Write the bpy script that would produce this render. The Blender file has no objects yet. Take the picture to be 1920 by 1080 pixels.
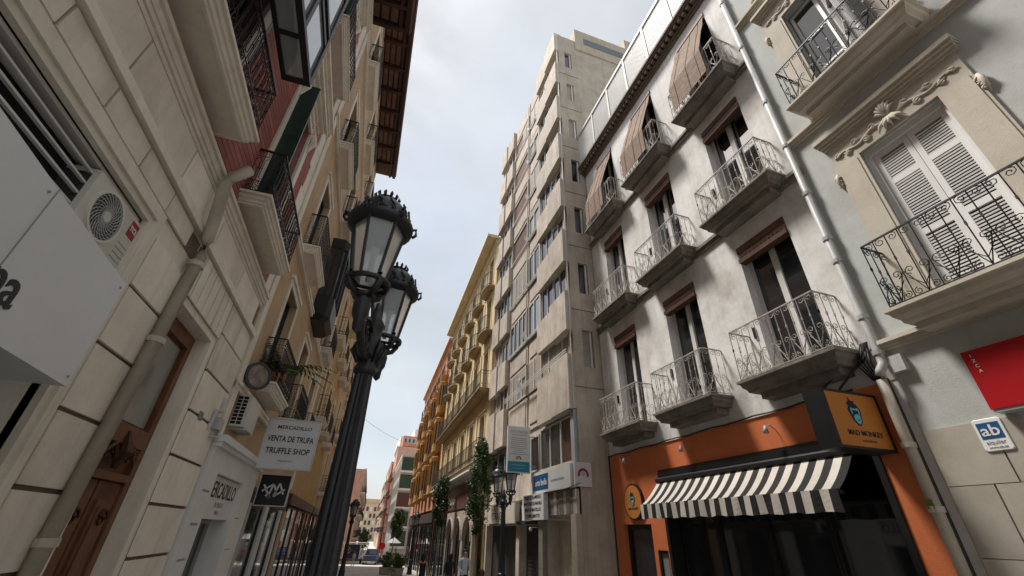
import bpy, bmesh, math, random
from mathutils import Vector, Matrix
from math import sin, cos, pi, radians
random.seed(7)
K = 1.15                      # one layout unit in metres; baked into every mesh at the end
sc = bpy.context.scene
C = sc.collection

# ------------------------------------------------------------------ camera
F_PX, PITCH, YAW, ROLL = 779.78, 0.533807, 0.306798, 0.032075
fw = Vector((sin(YAW)*cos(PITCH), cos(YAW)*cos(PITCH), sin(PITCH)))
rt = Vector((cos(YAW), -sin(YAW), 0)); up = rt.cross(fw)
r2 = rt*cos(ROLL) + up*sin(ROLL); u2 = up*cos(ROLL) - rt*sin(ROLL)
cam = bpy.data.objects.new('camera', bpy.data.cameras.new('camera')); C.objects.link(cam)
m = Matrix((r2, u2, -fw)).transposed().to_4x4(); m.translation = (0, 0, 1.6*K)
cam.matrix_world = m
cam.data.sensor_width = 36; cam.data.lens = F_PX/1920*36
cam.data.clip_start = .05; cam.data.clip_end = 3000
sc.camera = cam

# ------------------------------------------------------------------ sky, sun, exposure
SUN_EL, SUN_AZ = radians(62), radians(-54)     # azimuth from +Y, clockwise
w = bpy.data.worlds.new('World'); sc.world = w; w.use_nodes = True
nt = w.node_tree; nt.nodes.clear()
def N(t, **k):
    n = nt.nodes.new(t)
    for a, b in k.items(): setattr(n, a, b)
    return n
out = N('ShaderNodeOutputWorld'); bg = N('ShaderNodeBackground'); bg.inputs[1].default_value = .12
sky = N('ShaderNodeTexSky', sky_type='NISHITA', sun_disc=False, sun_elevation=SUN_EL, sun_rotation=SUN_AZ, dust_density=3.0)
tc = N('ShaderNodeTexCoord'); mp = N('ShaderNodeMapping'); mp.inputs['Scale'].default_value = (1, 1, 1.6)
n1 = N('ShaderNodeTexNoise'); n1.inputs['Scale'].default_value = 2.2; n1.inputs['Detail'].default_value = 5; n1.inputs['Roughness'].default_value = .5
n1.inputs['Distortion'].default_value = .4
rp = N('ShaderNodeValToRGB'); rp.color_ramp.elements[0].position = .30; rp.color_ramp.elements[1].position = .62
rp.color_ramp.elements[0].color = (.62, .62, .62, 1); rp.color_ramp.elements[1].color = (1, 1, 1, 1)
n2 = N('ShaderNodeTexNoise'); n2.inputs['Scale'].default_value = 3.1; n2.inputs['Detail'].default_value = 6
rp2 = N('ShaderNodeValToRGB'); rp2.color_ramp.elements[0].position = .3; rp2.color_ramp.elements[1].position = .75
rp2.color_ramp.elements[0].color = (1.58, 1.71, 1.84, 1); rp2.color_ramp.elements[1].color = (2.06, 2.16, 2.25, 1)
mx = N('ShaderNodeMix', data_type='RGBA')
L = nt.links.new
L(tc.outputs['Generated'], mp.inputs[0]); L(mp.outputs[0], n1.inputs['Vector']); L(mp.outputs[0], n2.inputs['Vector'])
L(n1.outputs['Fac'], rp.inputs[0]); L(n2.outputs['Fac'], rp2.inputs[0])
L(rp.outputs[0], mx.inputs['Factor']); dim = N('ShaderNodeMix', data_type='RGBA', blend_type='MULTIPLY'); dim.inputs['Factor'].default_value = 1; dim.inputs['B'].default_value = (.75, .72, .68, 1); L(sky.outputs[0], dim.inputs['A']); L(dim.outputs['Result'], mx.inputs['A']); L(rp2.outputs[0], mx.inputs['B'])
L(mx.outputs['Result'], bg.inputs[0]); L(bg.outputs[0], out.inputs[0])
sun = bpy.data.objects.new('sun', bpy.data.lights.new('sun', 'SUN')); C.objects.link(sun)
sun.data.energy = 1.7; sun.data.angle = radians(11); sun.data.color = (1, .955, .90)
sd = Vector((sin(SUN_AZ)*cos(SUN_EL), cos(SUN_AZ)*cos(SUN_EL), sin(SUN_EL)))
sun.rotation_euler = sd.to_track_quat('Z', 'Y').to_euler(); sun.location = (0, 0, 40)
sc.view_settings.view_transform = 'Standard'; sc.view_settings.look = 'None'
sc.view_settings.exposure = 1.68; sc.view_settings.gamma = 1

# ------------------------------------------------------------------ materials
MATS = {}
def mat(name, col, rough=.8, var=.18, scale=1.6, streak=0.0, bump=.15, bscale=45, metal=0, spec=.35, rnd=.08, dirt=None, grime=0.0):
    if name in MATS: return MATS[name]
    M = bpy.data.materials.new(name); M.use_nodes = True; t = M.node_tree; P = t.nodes['Principled BSDF']
    P.inputs['Roughness'].default_value = rough; P.inputs['Metallic'].default_value = metal; P.inputs['Specular IOR Level'].default_value = spec
    A = t.nodes.new; k = t.links.new
    c = A('ShaderNodeTexCoord')
    oi = A('ShaderNodeObjectInfo')
    va = A('ShaderNodeVectorMath'); va.operation = 'ADD'; k(c.outputs['Object'], va.inputs[0]); k(oi.outputs['Random'], va.inputs[1])
    base = A('ShaderNodeRGB'); base.outputs[0].default_value = (*col, 1); cur = base.outputs[0]
    def mult(cur, fac, dark):
        x = A('ShaderNodeMix'); x.data_type = 'RGBA'; x.blend_type = 'MULTIPLY'
        k(fac, x.inputs['Factor']); k(cur, x.inputs['A']); x.inputs['B'].default_value = (*dark, 1); return x.outputs['Result']
    def noise(vec, sc_, det, lo, hi):
        n = A('ShaderNodeTexNoise'); n.inputs['Scale'].default_value = sc_; n.inputs['Detail'].default_value = det; n.inputs['Roughness'].default_value = .62
        k(vec, n.inputs['Vector']); r = A('ShaderNodeMapRange'); r.inputs[1].default_value = lo; r.inputs[2].default_value = hi; k(n.outputs['Fac'], r.inputs[0]); return r.outputs[0]
    if var:
        d = 1-var*1.6
        cur = mult(cur, noise(va.outputs[0], scale, 7, .35, .72), (d, d*.985, d*.96))
        cur = mult(cur, noise(va.outputs[0], scale*9, 4, .45, .8), (1-var*.7,)*3)
    if streak:
        mpn = A('ShaderNodeMapping'); mpn.inputs['Scale'].default_value = (3.2, 3.2, .22); k(va.outputs[0], mpn.inputs[0])
        dk = dirt or (.45, .40, .34)
        s1 = noise(mpn.outputs[0], 2.2, 6, .5, .78)
        q = A('ShaderNodeMath'); q.operation = 'MULTIPLY'; q.inputs[1].default_value = streak; k(s1, q.inputs[0])
        cur = mult(cur, q.outputs[0], dk)
    if grime:
        s1 = noise(va.outputs[0], .7, 8, .5, .66)
        q = A('ShaderNodeMath'); q.operation = 'MULTIPLY'; q.inputs[1].default_value = grime; k(s1, q.inputs[0])
        cur = mult(cur, q.outputs[0], dirt or (.6, .55, .48))
    if rnd:
        mr = A('ShaderNodeMapRange'); mr.inputs[3].default_value = 1-rnd; mr.inputs[4].default_value = 1+rnd; k(oi.outputs['Random'], mr.inputs[0])
        x = A('ShaderNodeMix'); x.data_type = 'RGBA'; x.blend_type = 'MULTIPLY'; x.inputs['Factor'].default_value = 1
        k(cur, x.inputs['A']); k(mr.outputs[0], x.inputs['B']); cur = x.outputs['Result']
    k(cur, P.inputs['Base Color'])
    if bump:
        n = A('ShaderNodeTexNoise'); n.inputs['Scale'].default_value = bscale; n.inputs['Detail'].default_value = 5; k(c.outputs['Object'], n.inputs['Vector'])
        b = A('ShaderNodeBump'); b.inputs['Strength'].default_value = bump; b.inputs['Distance'].default_value = .02; k(n.outputs['Fac'], b.inputs['Height']); k(b.outputs[0], P.inputs['Normal'])
    MATS[name] = M; return M
def glassmat(name, col=(.02, .022, .025), rough=.04, trans=0.0, spec=.5, ior=1.8):
    if name in MATS: return MATS[name]
    M = bpy.data.materials.new(name); M.use_nodes = True; t = M.node_tree; P = t.nodes['Principled BSDF']
    P.inputs['Base Color'].default_value = (*col, 1); P.inputs['Roughness'].default_value = rough
    P.inputs['Transmission Weight'].default_value = trans; P.inputs['Specular IOR Level'].default_value = spec; P.inputs['IOR'].default_value = ior
    n = t.nodes.new('ShaderNodeTexNoise'); n.inputs['Scale'].default_value = 1.3
    b = t.nodes.new('ShaderNodeBump'); b.inputs['Strength'].default_value = .03; t.links.new(n.outputs['Fac'], b.inputs['Height']); t.links.new(b.outputs[0], P.inputs['Normal'])
    MATS[name] = M; return M
cream = mat('cream_stone', (.82, .755, .655), streak=.28, var=.10, grime=.22)
creamt = mat('cream_trim', (.82, .755, .66), streak=.25, var=.10, grime=.18)
surr = mat('surround_cream', (.60, .545, .455), streak=.25, var=.10, grime=.18)
joint = mat('joint', (.20, .155, .11), var=.2)
plaster = mat('white_plaster', (.84, .83, .805), streak=.5, var=.19, scale=1.1, grime=.75, dirt=(.68, .645, .595))
greyp = mat('grey_plaster', (.52, .545, .525), streak=.25, var=.10, grime=.2, dirt=(.7, .68, .62))
concrete = mat('concrete', (.60, .53, .45), streak=.55, var=.22, bump=.3, bscale=22, dirt=(.5, .42, .34))
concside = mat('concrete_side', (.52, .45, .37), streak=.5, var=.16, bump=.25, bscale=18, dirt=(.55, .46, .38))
oldstone = mat('old_slab_stone', (.27, .245, .21), streak=.6, var=.3, dirt=(.3, .26, .22))
orange = mat('orange_paint', (.66, .19, .07), var=.08, streak=.18, rough=.6, dirt=(.7, .6, .5))
black = mat('black_paint', (.018, .018, .02), var=.2, rough=.45, bump=.05)
iron = mat('black_iron', (.014, .014, .016), rough=.5, var=0, bump=.1, bscale=80)
lampiron = mat('lamp_iron', (.022, .025, .03), rough=.42, var=.15, bump=.12, bscale=60, spec=.5)
wiron = mat('pale_iron', (.50, .455, .41), rough=.6, var=.25, scale=9)
whitep = mat('white_paint', (.74, .74, .73), rough=.45, var=.06, bump=.04)
whitef = mat('white_frame', (.62, .61, .59), rough=.5, var=.1, bump=.04)
greyf = mat('grey_metal', (.42, .43, .44), rough=.4, var=.08, bump=.03)
pvc = mat('grey_pipe', (.50, .50, .49), rough=.45, var=.15, streak=.3)
creampipe = mat('cream_pipe', (.50, .45, .37), rough=.5, var=.12, streak=.3)
panelw = mat('sign_panel', (.68, .70, .73), rough=.38, var=.04, bump=.02)
brownwood = mat('brown_wood', (.20, .085, .04), rough=.5, var=.3, scale=3, streak=.4)
blindm = mat('brown_blind', (.13, .055, .035), rough=.6, var=.25, scale=6)
blindt = mat('blind_trim', (.28, .17, .12), rough=.7, var=.2, scale=8)
reed = mat('reed_blind', (.33, .225, .16), rough=.8, var=.3, scale=7, streak=.5)
eavew = mat('eave_wood', (.062, .027, .020), rough=.65, var=.3)
eavep = mat('eave_tile', (.19, .11, .08), rough=.75, var=.3)
greensh = mat('green_shutter', (.018, .045, .035), rough=.4, var=.15)
pink = mat('pink_brick', (.38, .13, .11), rough=.8, var=.2)
tan = mat('tan_plaster', (.54, .38, .235), streak=.3, var=.12)
yellow = mat('yellow_plaster', (.76, .60, .35), streak=.3, var=.12)
farorange = mat('orange_plaster', (.66, .28, .15), streak=.3, var=.14)
farred = mat('red_plaster', (.45, .13, .09), streak=.3, var=.14)
ochre = mat('ochre_wood', (.50, .29, .09), var=.15, streak=.2)
beige = mat('beige_plaster', (.58, .45, .30), streak=.35, var=.15)
palepink = mat('pale_pink_plaster', (.58, .36, .27), streak=.35, var=.15)
whiteb = mat('far_white', (.74, .71, .68), streak=.2, var=.08)
stone = mat('slab_cladding', (.46, .42, .355), rough=.5, var=.10, scale=3, bump=.05)
brownsign = mat('brown_sign', (.12, .06, .05), rough=.5, var=.15)
curtain = mat('curtain', (.62, .61, .58), var=.12, scale=2)
shutterb = mat('roller_shutter', (.36, .32, .27), rough=.6, var=.12, scale=3)
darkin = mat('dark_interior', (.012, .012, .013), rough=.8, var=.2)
darkgrey = mat('dark_shutter', (.055, .05, .047), rough=.6, var=.2)
red = mat('red_sign', (.42, .006, .012), rough=.4, var=.05, bump=.03)
blue = mat('blue_print', (.018, .10, .24), rough=.45, var=.05, bump=0)
teal = mat('teal_print', (.03, .26, .36), rough=.45, var=.05, bump=0)
navy = mat('navy_print', (.012, .014, .06), rough=.5, var=.05, bump=0)
lteal = mat('pale_teal_print', (.16, .50, .56), rough=.5, var=.05, bump=0)
signor = mat('amber_sign', (.52, .195, .035), rough=.5, var=.06, bump=.03)
ink = mat('ink', (.03, .03, .032), rough=.6, var=0, bump=0)
inkgrey = mat('grey_ink', (.28, .29, .31), rough=.6, var=0, bump=0)
inkblue = mat('pale_blue_ink', (.30, .42, .48), rough=.6, var=0, bump=0)
inkred = mat('red_ink', (.33, .03, .03), rough=.6, var=0, bump=0)
inkbrown = mat('brown_ink', (.19, .10, .06), rough=.6, var=0, bump=0)
awnw = mat('awning_white', (.74, .69, .62), rough=.85, var=.08, scale=4, bump=.1)
awnb = mat('awning_black', (.03, .028, .027), rough=.85, var=.1, bump=.1)
leaf = mat('leaf', (.055, .115, .03), rough=.5, var=.5, scale=5, rnd=.15, bump=0)
leaf2 = mat('leaf_light', (.15, .20, .04), rough=.5, var=.4, scale=5, bump=0)
bark = mat('bark', (.28, .24, .18), var=.3, streak=.3)
glass = glassmat('window_glass'); glassl = glassmat('curtained_glass', (.26, .26, .25), .06); coated = glassmat('coated_glass', (.03, .035, .04), .03, ior=4.0)
mirg = glassmat('clear_pane', (.30, .31, .32), .03, ior=2.6)
lglass = glassmat('lantern_glass', (.85, .86, .87), .22, .8, .5, 1.45)
truckblue = mat('truck_blue', (.02, .04, .10), rough=.3, var=.1, bump=0, spec=.6)
rubber = mat('rubber', (.02, .02, .02), rough=.8, var=.1)
pave = mat('paving', (.52, .50, .46), rough=.75, var=.2, scale=.8, bump=.2, bscale=12, grime=.3)
asphalt = mat('road', (.16, .155, .15), rough=.85, var=.2, bump=.3, bscale=60)
skin = mat('skin', (.42, .24, .16), rough=.55, var=.05, bump=0)

# ------------------------------------------------------------------ mesh helpers
GS = .035
def ground(y):
    return .2-GS*y if y < 70 else .2-GS*70
class MB:
    """collects faces; x is mirrored by `side`, then shifted"""
    def __init__(s, side=1, off=(0, 0, 0)): s.v = []; s.f = []; s.m = []; s.side = side; s.off = off
    def pt(s, x, y, z): s.v.append((s.side*x-s.off[0], y-s.off[1], z-s.off[2])); return len(s.v)-1
    def face(s, idx, mi=0): s.f.append(tuple(idx) if s.side > 0 else tuple(reversed(idx))); s.m.append(mi)
    def poly(s, pts, mi=0): s.face([s.pt(*p) for p in pts], mi)
    def box(s, x0, x1, y0, y1, z0, z1, mi=0):
        x0, x1 = sorted((x0, x1)); y0, y1 = sorted((y0, y1)); z0, z1 = sorted((z0, z1))
        a = [s.pt(x, y, z) for z in (z0, z1) for x, y in ((x0, y0), (x1, y0), (x1, y1), (x0, y1))]
        for q in ((3, 2, 1, 0), (4, 5, 6, 7), (0, 1, 5, 4), (1, 2, 6, 5), (2, 3, 7, 6), (3, 0, 4, 7)): s.face([a[i] for i in q], mi)
        return s
    def loft(s, rings, mi=0, cap=True):
        R = [[s.pt(*p) for p in r] for r in rings]; n = len(R[0])
        for a, b in zip(R, R[1:]):
            for i in range(n): s.face((a[i], a[(i+1) % n], b[(i+1) % n], b[i]), mi)
        if cap: s.face(list(reversed(R[0])), mi); s.face(R[-1], mi)
        return s
    def prism(s, pts, y0, y1, mi=0, axis='y'):
        f = (lambda p, t: (p[0], t, p[1])) if axis == 'y' else ((lambda p, t: (t, p[0], p[1])) if axis == 'x' else (lambda p, t: (p[0], p[1], t)))
        return s.loft([[f(p, y0) for p in pts], [f(p, y1) for p in pts]], mi)
    def tube(s, pts, r, n=4, mi=0, cap=True):
        P = [Vector(p) for p in pts]; rings = []; rr = r if hasattr(r, '__len__') else [r]*len(P)
        ref = None
        for i, p in enumerate(P):
            t = (P[min(i+1, len(P)-1)]-P[max(i-1, 0)])
            if t.length < 1e-9: t = Vector((0, 0, 1))
            t.normalize()
            if ref is None: ref = Vector((0, 0, 1)) if abs(t.z) < .9 else Vector((1, 0, 0))
            a = t.cross(ref); 
            if a.length < 1e-4: a = t.cross(Vector((0, 1, 0)))
            a.normalize(); b = t.cross(a); ref = -b if False else ref
            rings.append([tuple(p+(a*cos(2*pi*(j+.5)/n)+b*sin(2*pi*(j+.5)/n))*rr[i]) for j in range(n)])
        return s.loft(rings, mi, cap)
    def lathe(s, prof, c=(0, 0), n=16, mi=0, cap=True, ph=0):
        return s.loft([[(c[0]+r*cos(2*pi*i/n+ph), c[1]+r*sin(2*pi*i/n+ph), z) for i in range(n)] for r, z in prof], mi, cap)
def mesh(name, mb, mats, smooth=False):
    me = bpy.data.meshes.new(name); me.from_pydata(mb.v, [], mb.f)
    for x in (mats if isinstance(mats, (list, tuple)) else [mats]): me.materials.append(x)
    if any(mb.m): me.polygons.foreach_set('material_index', mb.m)
    if smooth: me.polygons.foreach_set('use_smooth', [True]*len(me.polygons))
    me.update(); return me
def obj(name, me, parent=None, loc=(0, 0, 0), rot=(0, 0, 0)):
    o = bpy.data.objects.new(name, me); C.objects.link(o); o.parent = parent; o.location = loc; o.rotation_euler = rot; return o
def tag(o, label, cat, group=None, kind=None):
    if label: o['label'] = label
    if cat: o['category'] = cat
    if group: o['group'] = group
    if kind: o['kind'] = kind
    return o
def thing(name, label, cat, loc, rz=0, group=None):
    return tag(obj(name, None, None, loc, (0, 0, rz)), label, cat, group)
CACHE = {}
def cached(key, fn):
    if key not in CACHE: CACHE[key] = fn()
    return CACHE[key]
def text(name, s, size, mt, parent, loc, rot, align='CENTER', sx=1.0, depth=.002, bold=0.0):
    cu = bpy.data.curves.new('t', 'FONT'); cu.body = s; cu.size = size; cu.align_x = align; cu.align_y = 'CENTER'; cu.extrude = depth; cu.offset = bold; cu.resolution_u = 3
    o = bpy.data.objects.new('t', cu); C.objects.link(o)
    dg = bpy.context.evaluated_depsgraph_get(); me = bpy.data.meshes.new_from_object(o.evaluated_get(dg))
    bpy.data.objects.remove(o); bpy.data.curves.remove(cu)
    if sx != 1: me.transform(Matrix.Diagonal((sx, 1, 1, 1)))
    me.materials.clear(); me.materials.append(mt)
    return obj(name, me, parent, loc, rot)
FACE_CAM, FACE_R, FACE_L = (pi/2, 0, 0), (pi/2, 0, pi/2), (pi/2, 0, -pi/2)   # facing -Y, +X, -X

def facade(mb, s0, s1, z0, z1, holes, depth=.22, o=0.0, mi=0):
    ys = sorted({s0, s1, *[h[0] for h in holes], *[h[1] for h in holes]}); zs = sorted({z0, z1, *[h[2] for h in holes], *[h[3] for h in holes]})
    ys = [y for y in ys if s0 <= y <= s1]; zs = [z for z in zs if z0 <= z <= z1]
    inh = lambda y, z: any(h[0] < y < h[1] and h[2] < z < h[3] for h in holes)
    for a, b in zip(ys, ys[1:]):
        for c, d in zip(zs, zs[1:]):
            if not inh((a+b)/2, (c+d)/2): mb.poly([(o, a, c), (o, b, c), (o, b, d), (o, a, d)], mi)
    for h in holes:
        a, b, c, d = h; i = o-depth
        mb.poly([(o, a, c), (o, a, d), (i, a, d), (i, a, c)], mi); mb.poly([(o, b, d), (o, b, c), (i, b, c), (i, b, d)], mi)
        mb.poly([(o, a, d), (o, b, d), (i, b, d), (i, a, d)], mi); mb.poly([(o, b, c), (o, a, c), (i, a, c), (i, b, c)], mi)
def shell(mb, s0, s1, z0, z1, D, o=0.0, mi=0):
    for y in (s0, s1): mb.poly([(o, y, z0), (-D, y, z0), (-D, y, z1), (o, y, z1)] if y == s1 else [(-D, y, z0), (o, y, z0), (o, y, z1), (-D, y, z1)], mi)
    mb.poly([(o, s0, z1), (o, s1, z1), (-D, s1, z1), (-D, s0, z1)], mi); mb.poly([(-D, s1, z0), (-D, s0, z0), (-D, s0, z1), (-D, s1, z1)], mi)

# ------------------------------------------------------------------ ironwork
def spiral(cx, cy, r, a0=0, turns=1.35, n=9, flip=1):
    return [(cx+flip*cos(a0+2*pi*turns*i/n)*r*(1-.8*i/n), cy+sin(a0+2*pi*turns*i/n)*r*(1-.8*i/n)) for i in range(n+1)]
def run2d(style, W, H):
    P = []
    if style == 'scroll':
        n = max(2, round(W/.135)); p = W/n; t = .0075
        P += [([(0, H), (W, H)], .014), ([(0, .035), (W, .035)], .009)]
        for i in range(n+1): P += [([(i*p, .02), (i*p, H)], t), ([(i*p, H*.60), (i*p, H*.65)], .0125)]
        for i in range(n):
            x = (i+.5)*p; f = 1 if i % 2 else -1
            P.append((spiral(x, H-.44*p, p*.42, pi/2, flip=f), .0065))
            P.append((spiral(x, H*.40, p*.42, -pi/2, flip=f), .0065))
            P.append((spiral(x+.1*p*f, .035+.36*p, p*.34, pi/2, flip=-f), .006))
            P.append(([(x-f*p*.5, .04), (x+f*p*.42, H*.40)], .0065)); P.append(([(x-f*p*.5, H*.14), (x+f*p*.3, H*.30)], .0055))
    elif style == 'dense':
        n = max(2, round(W/.12)); p = W/n
        P += [([(0, H), (W, H)], .016), ([(0, H*.85), (W, H*.85)], .007), ([(0, H*.27), (W, H*.27)], .007), ([(0, .03), (W, .03)], .011)]
        for i in range(n+1): P.append(([(i*p, .02), (i*p, H)], .007))
        for i in range(n):
            x = (i+.5)*p; f = 1 if i % 2 else -1; q = p*.28
            P.append(([(x-q, H*.36), (x-q, H*.76), (x-q*.4, H*.80), (x+q*.4, H*.80), (x+q, H*.76), (x+q, H*.36), (x+q*.4, H*.32), (x-q*.4, H*.32), (x-q, H*.36)], .0055))
            P.append(([(x-p*.5, H*.56), (x-q, H*.56)], .008)); P.append(([(x+p*.5, H*.56), (x+q, H*.56)], .008))
            P.append((spiral(x, H*.925, p*.36, 0, flip=f), .006)); P.append((spiral(x, H*.20, p*.40, pi/2, flip=f), .007)); P.append((spiral(x, H*.09, p*.40, -pi/2, flip=-f), .007))
    else:
        n = max(2, round(W/.14)); p = W/n
        P += [([(0, H), (W, H)], .016), ([(0, .06), (W, .06)], .010), ([(0, H*.82), (W, H*.82)], .007)]
        for i in range(n+1): P.append(([(i*p, 0), (i*p, H)], .008))
        if style == 'mid':
            for i in range(n): P.append((spiral((i+.5)*p, H*.2, p*.4, 0, n=7), .007)); P.append(([(i*p, .06), ((i+1)*p, H*.4)], .006))
    return P
def railing_mesh(side, Lg, D, H, style, mt, bow=0.0, sides=True):
    def build():
        mb = MB(side)
        hl = Lg/2
        bowf = lambda y: bow*(1-(y/hl)**2)
        for pts, r in run2d(style, Lg, H):
            if bow and len(pts) == 2 and abs(pts[0][0]-pts[1][0]) > .5*Lg:
                v = pts[0][1]; pts = [(Lg*i/8, v) for i in range(9)]
            mb.tube([(D+bowf(u-hl), u-hl, v) for u, v in pts], r, 4 if r > .0085 else 3, cap=False)
        if sides:
            for pts, r in run2d(style, D, H):
                for e in (-hl, hl): mb.tube([(u, e, v) for u, v in pts], r, 4 if r > .0085 else 3, cap=False)
        return mesh('railing', mb, mt)
    return cached(('rail', side, round(Lg, 3), round(D, 3), round(H, 3), style, mt.name, bow, sides), build)
def slab_mesh(side, Lg, D, prof, mt):
    def build():
        mb = MB(side)
        rings = []
        for i, z in prof: rings.append([(-.02, -Lg/2+i, z), (D-i, -Lg/2+i, z), (D-i, Lg/2-i, z), (-.02, Lg/2-i, z)])
        mb.loft(rings[::-1]); return mesh('balcony', mb, mt)
    return cached(('slab', side, round(Lg, 3), round(D, 3), tuple(prof), mt.name), build)
PROF_L = [(-.02, 0), (-.02, -.04), (.012, -.045), (.02, -.09), (.04, -.095), (.046, -.14), (.066, -.145), (.07, -.17), (.10, -.172), (.103, -.155)]
PROF_R = [(-.03, 0), (-.03, -.04), (.0, -.05), (.015, -.10), (.06, -.15), (.07, -.19)]
PROF_S = [(0, 0), (0, -.07), (.05, -.09), (.10, -.18)]

class Bld:
    def __init__(b, name, label, cat, side, X, y0, rot=0, group=None):
        b.side = side; b.X = X; b.y0 = y0; b.zb = ground(y0); b.root = thing(name, label, cat, (X, y0, b.zb), rot, group)
    def mb(b): return MB(b.side, (0, b.y0, b.zb))
    def loc(b, o, s, z): return (b.side*o, s-b.y0, z-b.zb)
    def part(b, name, mb, mats, parent=None, smooth=False): return obj(name, mesh(name, mb, mats, smooth), parent or b.root)
    def box(b, name, mt, o0, o1, s0, s1, z0, z1, parent=None):
        """one plain piece of trim with its own origin"""
        key = ('bx', name, mt.name, b.side, round(o1-o0, 3), round(s1-s0, 3), round(z1-z0, 3))
        me = cached(key, lambda: mesh(name, MB(b.side).box(0, o1-o0, -(s1-s0)/2, (s1-s0)/2, 0, z1-z0), mt))
        l = b.loc(o0, (s0+s1)/2, z0)
        if parent: l = tuple(Vector(l)-Vector(parent.location))
        return obj(name, me, parent or b.root, l)
    def balcony(b, s0, s1, z, D, H, style, imat, smat, prof=PROF_L, bow=0):
        Lg = s1-s0; sl = obj('balcony', slab_mesh(b.side, Lg, D, prof, smat), b.root, b.loc(0, (s0+s1)/2, z))
        obj('railing', railing_mesh(b.side, Lg-.04, D-.03, H, style, imat, bow), sl, (0, 0, .004)); return sl
    def window(b, s0, s1, z0, z1, o, fm, gm=None, leaves=2, fr=.05, transom=None, bars=(), name='window'):
        """frame with leaves; every pane a child"""
        gm = gm or glass; wd = s1-s0; h = z1-z0
        def build():
            mb = MB(b.side); a = -wd/2
            mb.box(-.03, .03, a, a+fr, 0, h); mb.box(-.03, .03, -a-fr, -a, 0, h); mb.box(-.03, .03, a+fr, -a-fr, h-fr, h); mb.box(-.03, .03, a+fr, -a-fr, 0, fr)
            for i in range(1, leaves):
                c = a+wd*i/leaves; mb.box(-.028, .034, c-fr*.8, c+fr*.8, fr, h-fr)
            for t in ([transom] if transom else [])+list(bars): mb.box(-.026, .026, a+fr, -a-fr, h*t-fr*.4, h*t+fr*.4)
            return mesh(name, mb, fm)
        wobj = obj(name, cached(('win', b.side, name, round(wd, 3), round(h, 3), leaves, fr, transom, tuple(bars), fm.name), build), b.root, b.loc(o, (s0+s1)/2, z0))
        lw = wd/leaves
        for i in range(leaves):
            pm = cached(('pane', b.side, round(lw, 3), round(h, 3), fr, gm.name), lambda: mesh('pane', MB(b.side).box(-.012, -.004, -lw/2+fr*.6, lw/2-fr*.6, fr*.8, h-fr*.8), gm))
            obj('pane', pm, wobj, (0, -wd/2+lw*(i+.5), 0), (0, random.uniform(-.006, .006), random.uniform(-.012, .012)))
        return wobj
    def louver(b, s0, s1, z0, z1, o, mt, pitch=.05, rails=(), name='shutter', ang=.0, frame=.05, hinge=None):
        """one shutter leaf: frame plus separate slats"""
        wd = s1-s0; h = z1-z0
        def build():
            mb = MB(b.side); a = -wd/2
            mb.box(-.02, .02, a, a+frame, 0, h); mb.box(-.02, .02, -a-frame, -a, 0, h)
            for t in (0, h-frame*1.3, *[h*r for r in rails]): mb.box(-.02, .02, a+frame, -a-frame, t, t+frame*1.3)
            return mesh(name, mb, mt)
        me = cached(('louv', b.side, round(wd, 3), round(h, 3), tuple(rails), mt.name, name), build)
        so = obj(name, me, b.root, b.loc(o, (s0+s1)/2, z0), (0, 0, ang))
        sm = cached(('slat', b.side, round(wd, 3), mt.name, pitch), lambda: mesh('slat', MB(b.side).loft([[(-.008, y, -pitch*.12), (.014, y, -pitch*.30), (.016, y, pitch*.20), (-.006, y, pitch*.34)] for y in (-wd/2+frame, wd/2-frame)]), mt))
        z = frame*1.3+pitch*.6
        bands = [h*r for r in rails]+[h-frame*1.3]
        while z < h-frame*1.3-.01:
            if not any(bb-.01 < z < bb+frame*1.3+pitch*.4 for bb in bands[:-1]): obj('slat', sm, so, (0, 0, z))
            z += pitch
        return so

XR, XL = 6.0, -2.2
# ------------------------------------------------------------------ setting: ground
mb = MB()
prev = None
for y0, y1 in zip([-30, 0, 20, 40, 70, 400], [0, 20, 40, 70, 400, 2500]):
    xw = 60 if y1 <= 70 else 900
    mb.poly([(-xw, y0, ground(y0)), (xw, y0, ground(y0)), (xw, y1, ground(y1)), (-xw, y1, ground(y1))])
tag(obj('ground', mesh('ground', mb, pave)), 'pale stone paving of the street sloping gently downhill', 'ground', kind='structure')
mb = MB(); mb.poly([(-60, 58.5, ground(58.5)+.006), (60, 58.5, ground(58.5)+.006), (60, 65.5, ground(65.5)+.006), (-60, 65.5, ground(65.5)+.006)])
tag(obj('road', mesh('road', mb, asphalt)), 'grey cross street at the bottom of the slope', 'road', kind='structure')
kb = mat('kerb_stone', (.42, .41, .39), var=.15)
for (ky, nm) in ((58.3, 0), (65.7, 1)):
    mb = MB(); mb.box(-60, -1.5 if nm == 0 else .3, ky-.1, ky+.1, ground(ky)-.2, ground(ky)+.10); mb.box(6.0, 60, ky-.1, ky+.1, ground(ky)-.2, ground(ky)+.10)
    tag(obj('kerb', mesh('kerb', mb, kb)), None, None, kind='structure')

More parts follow.
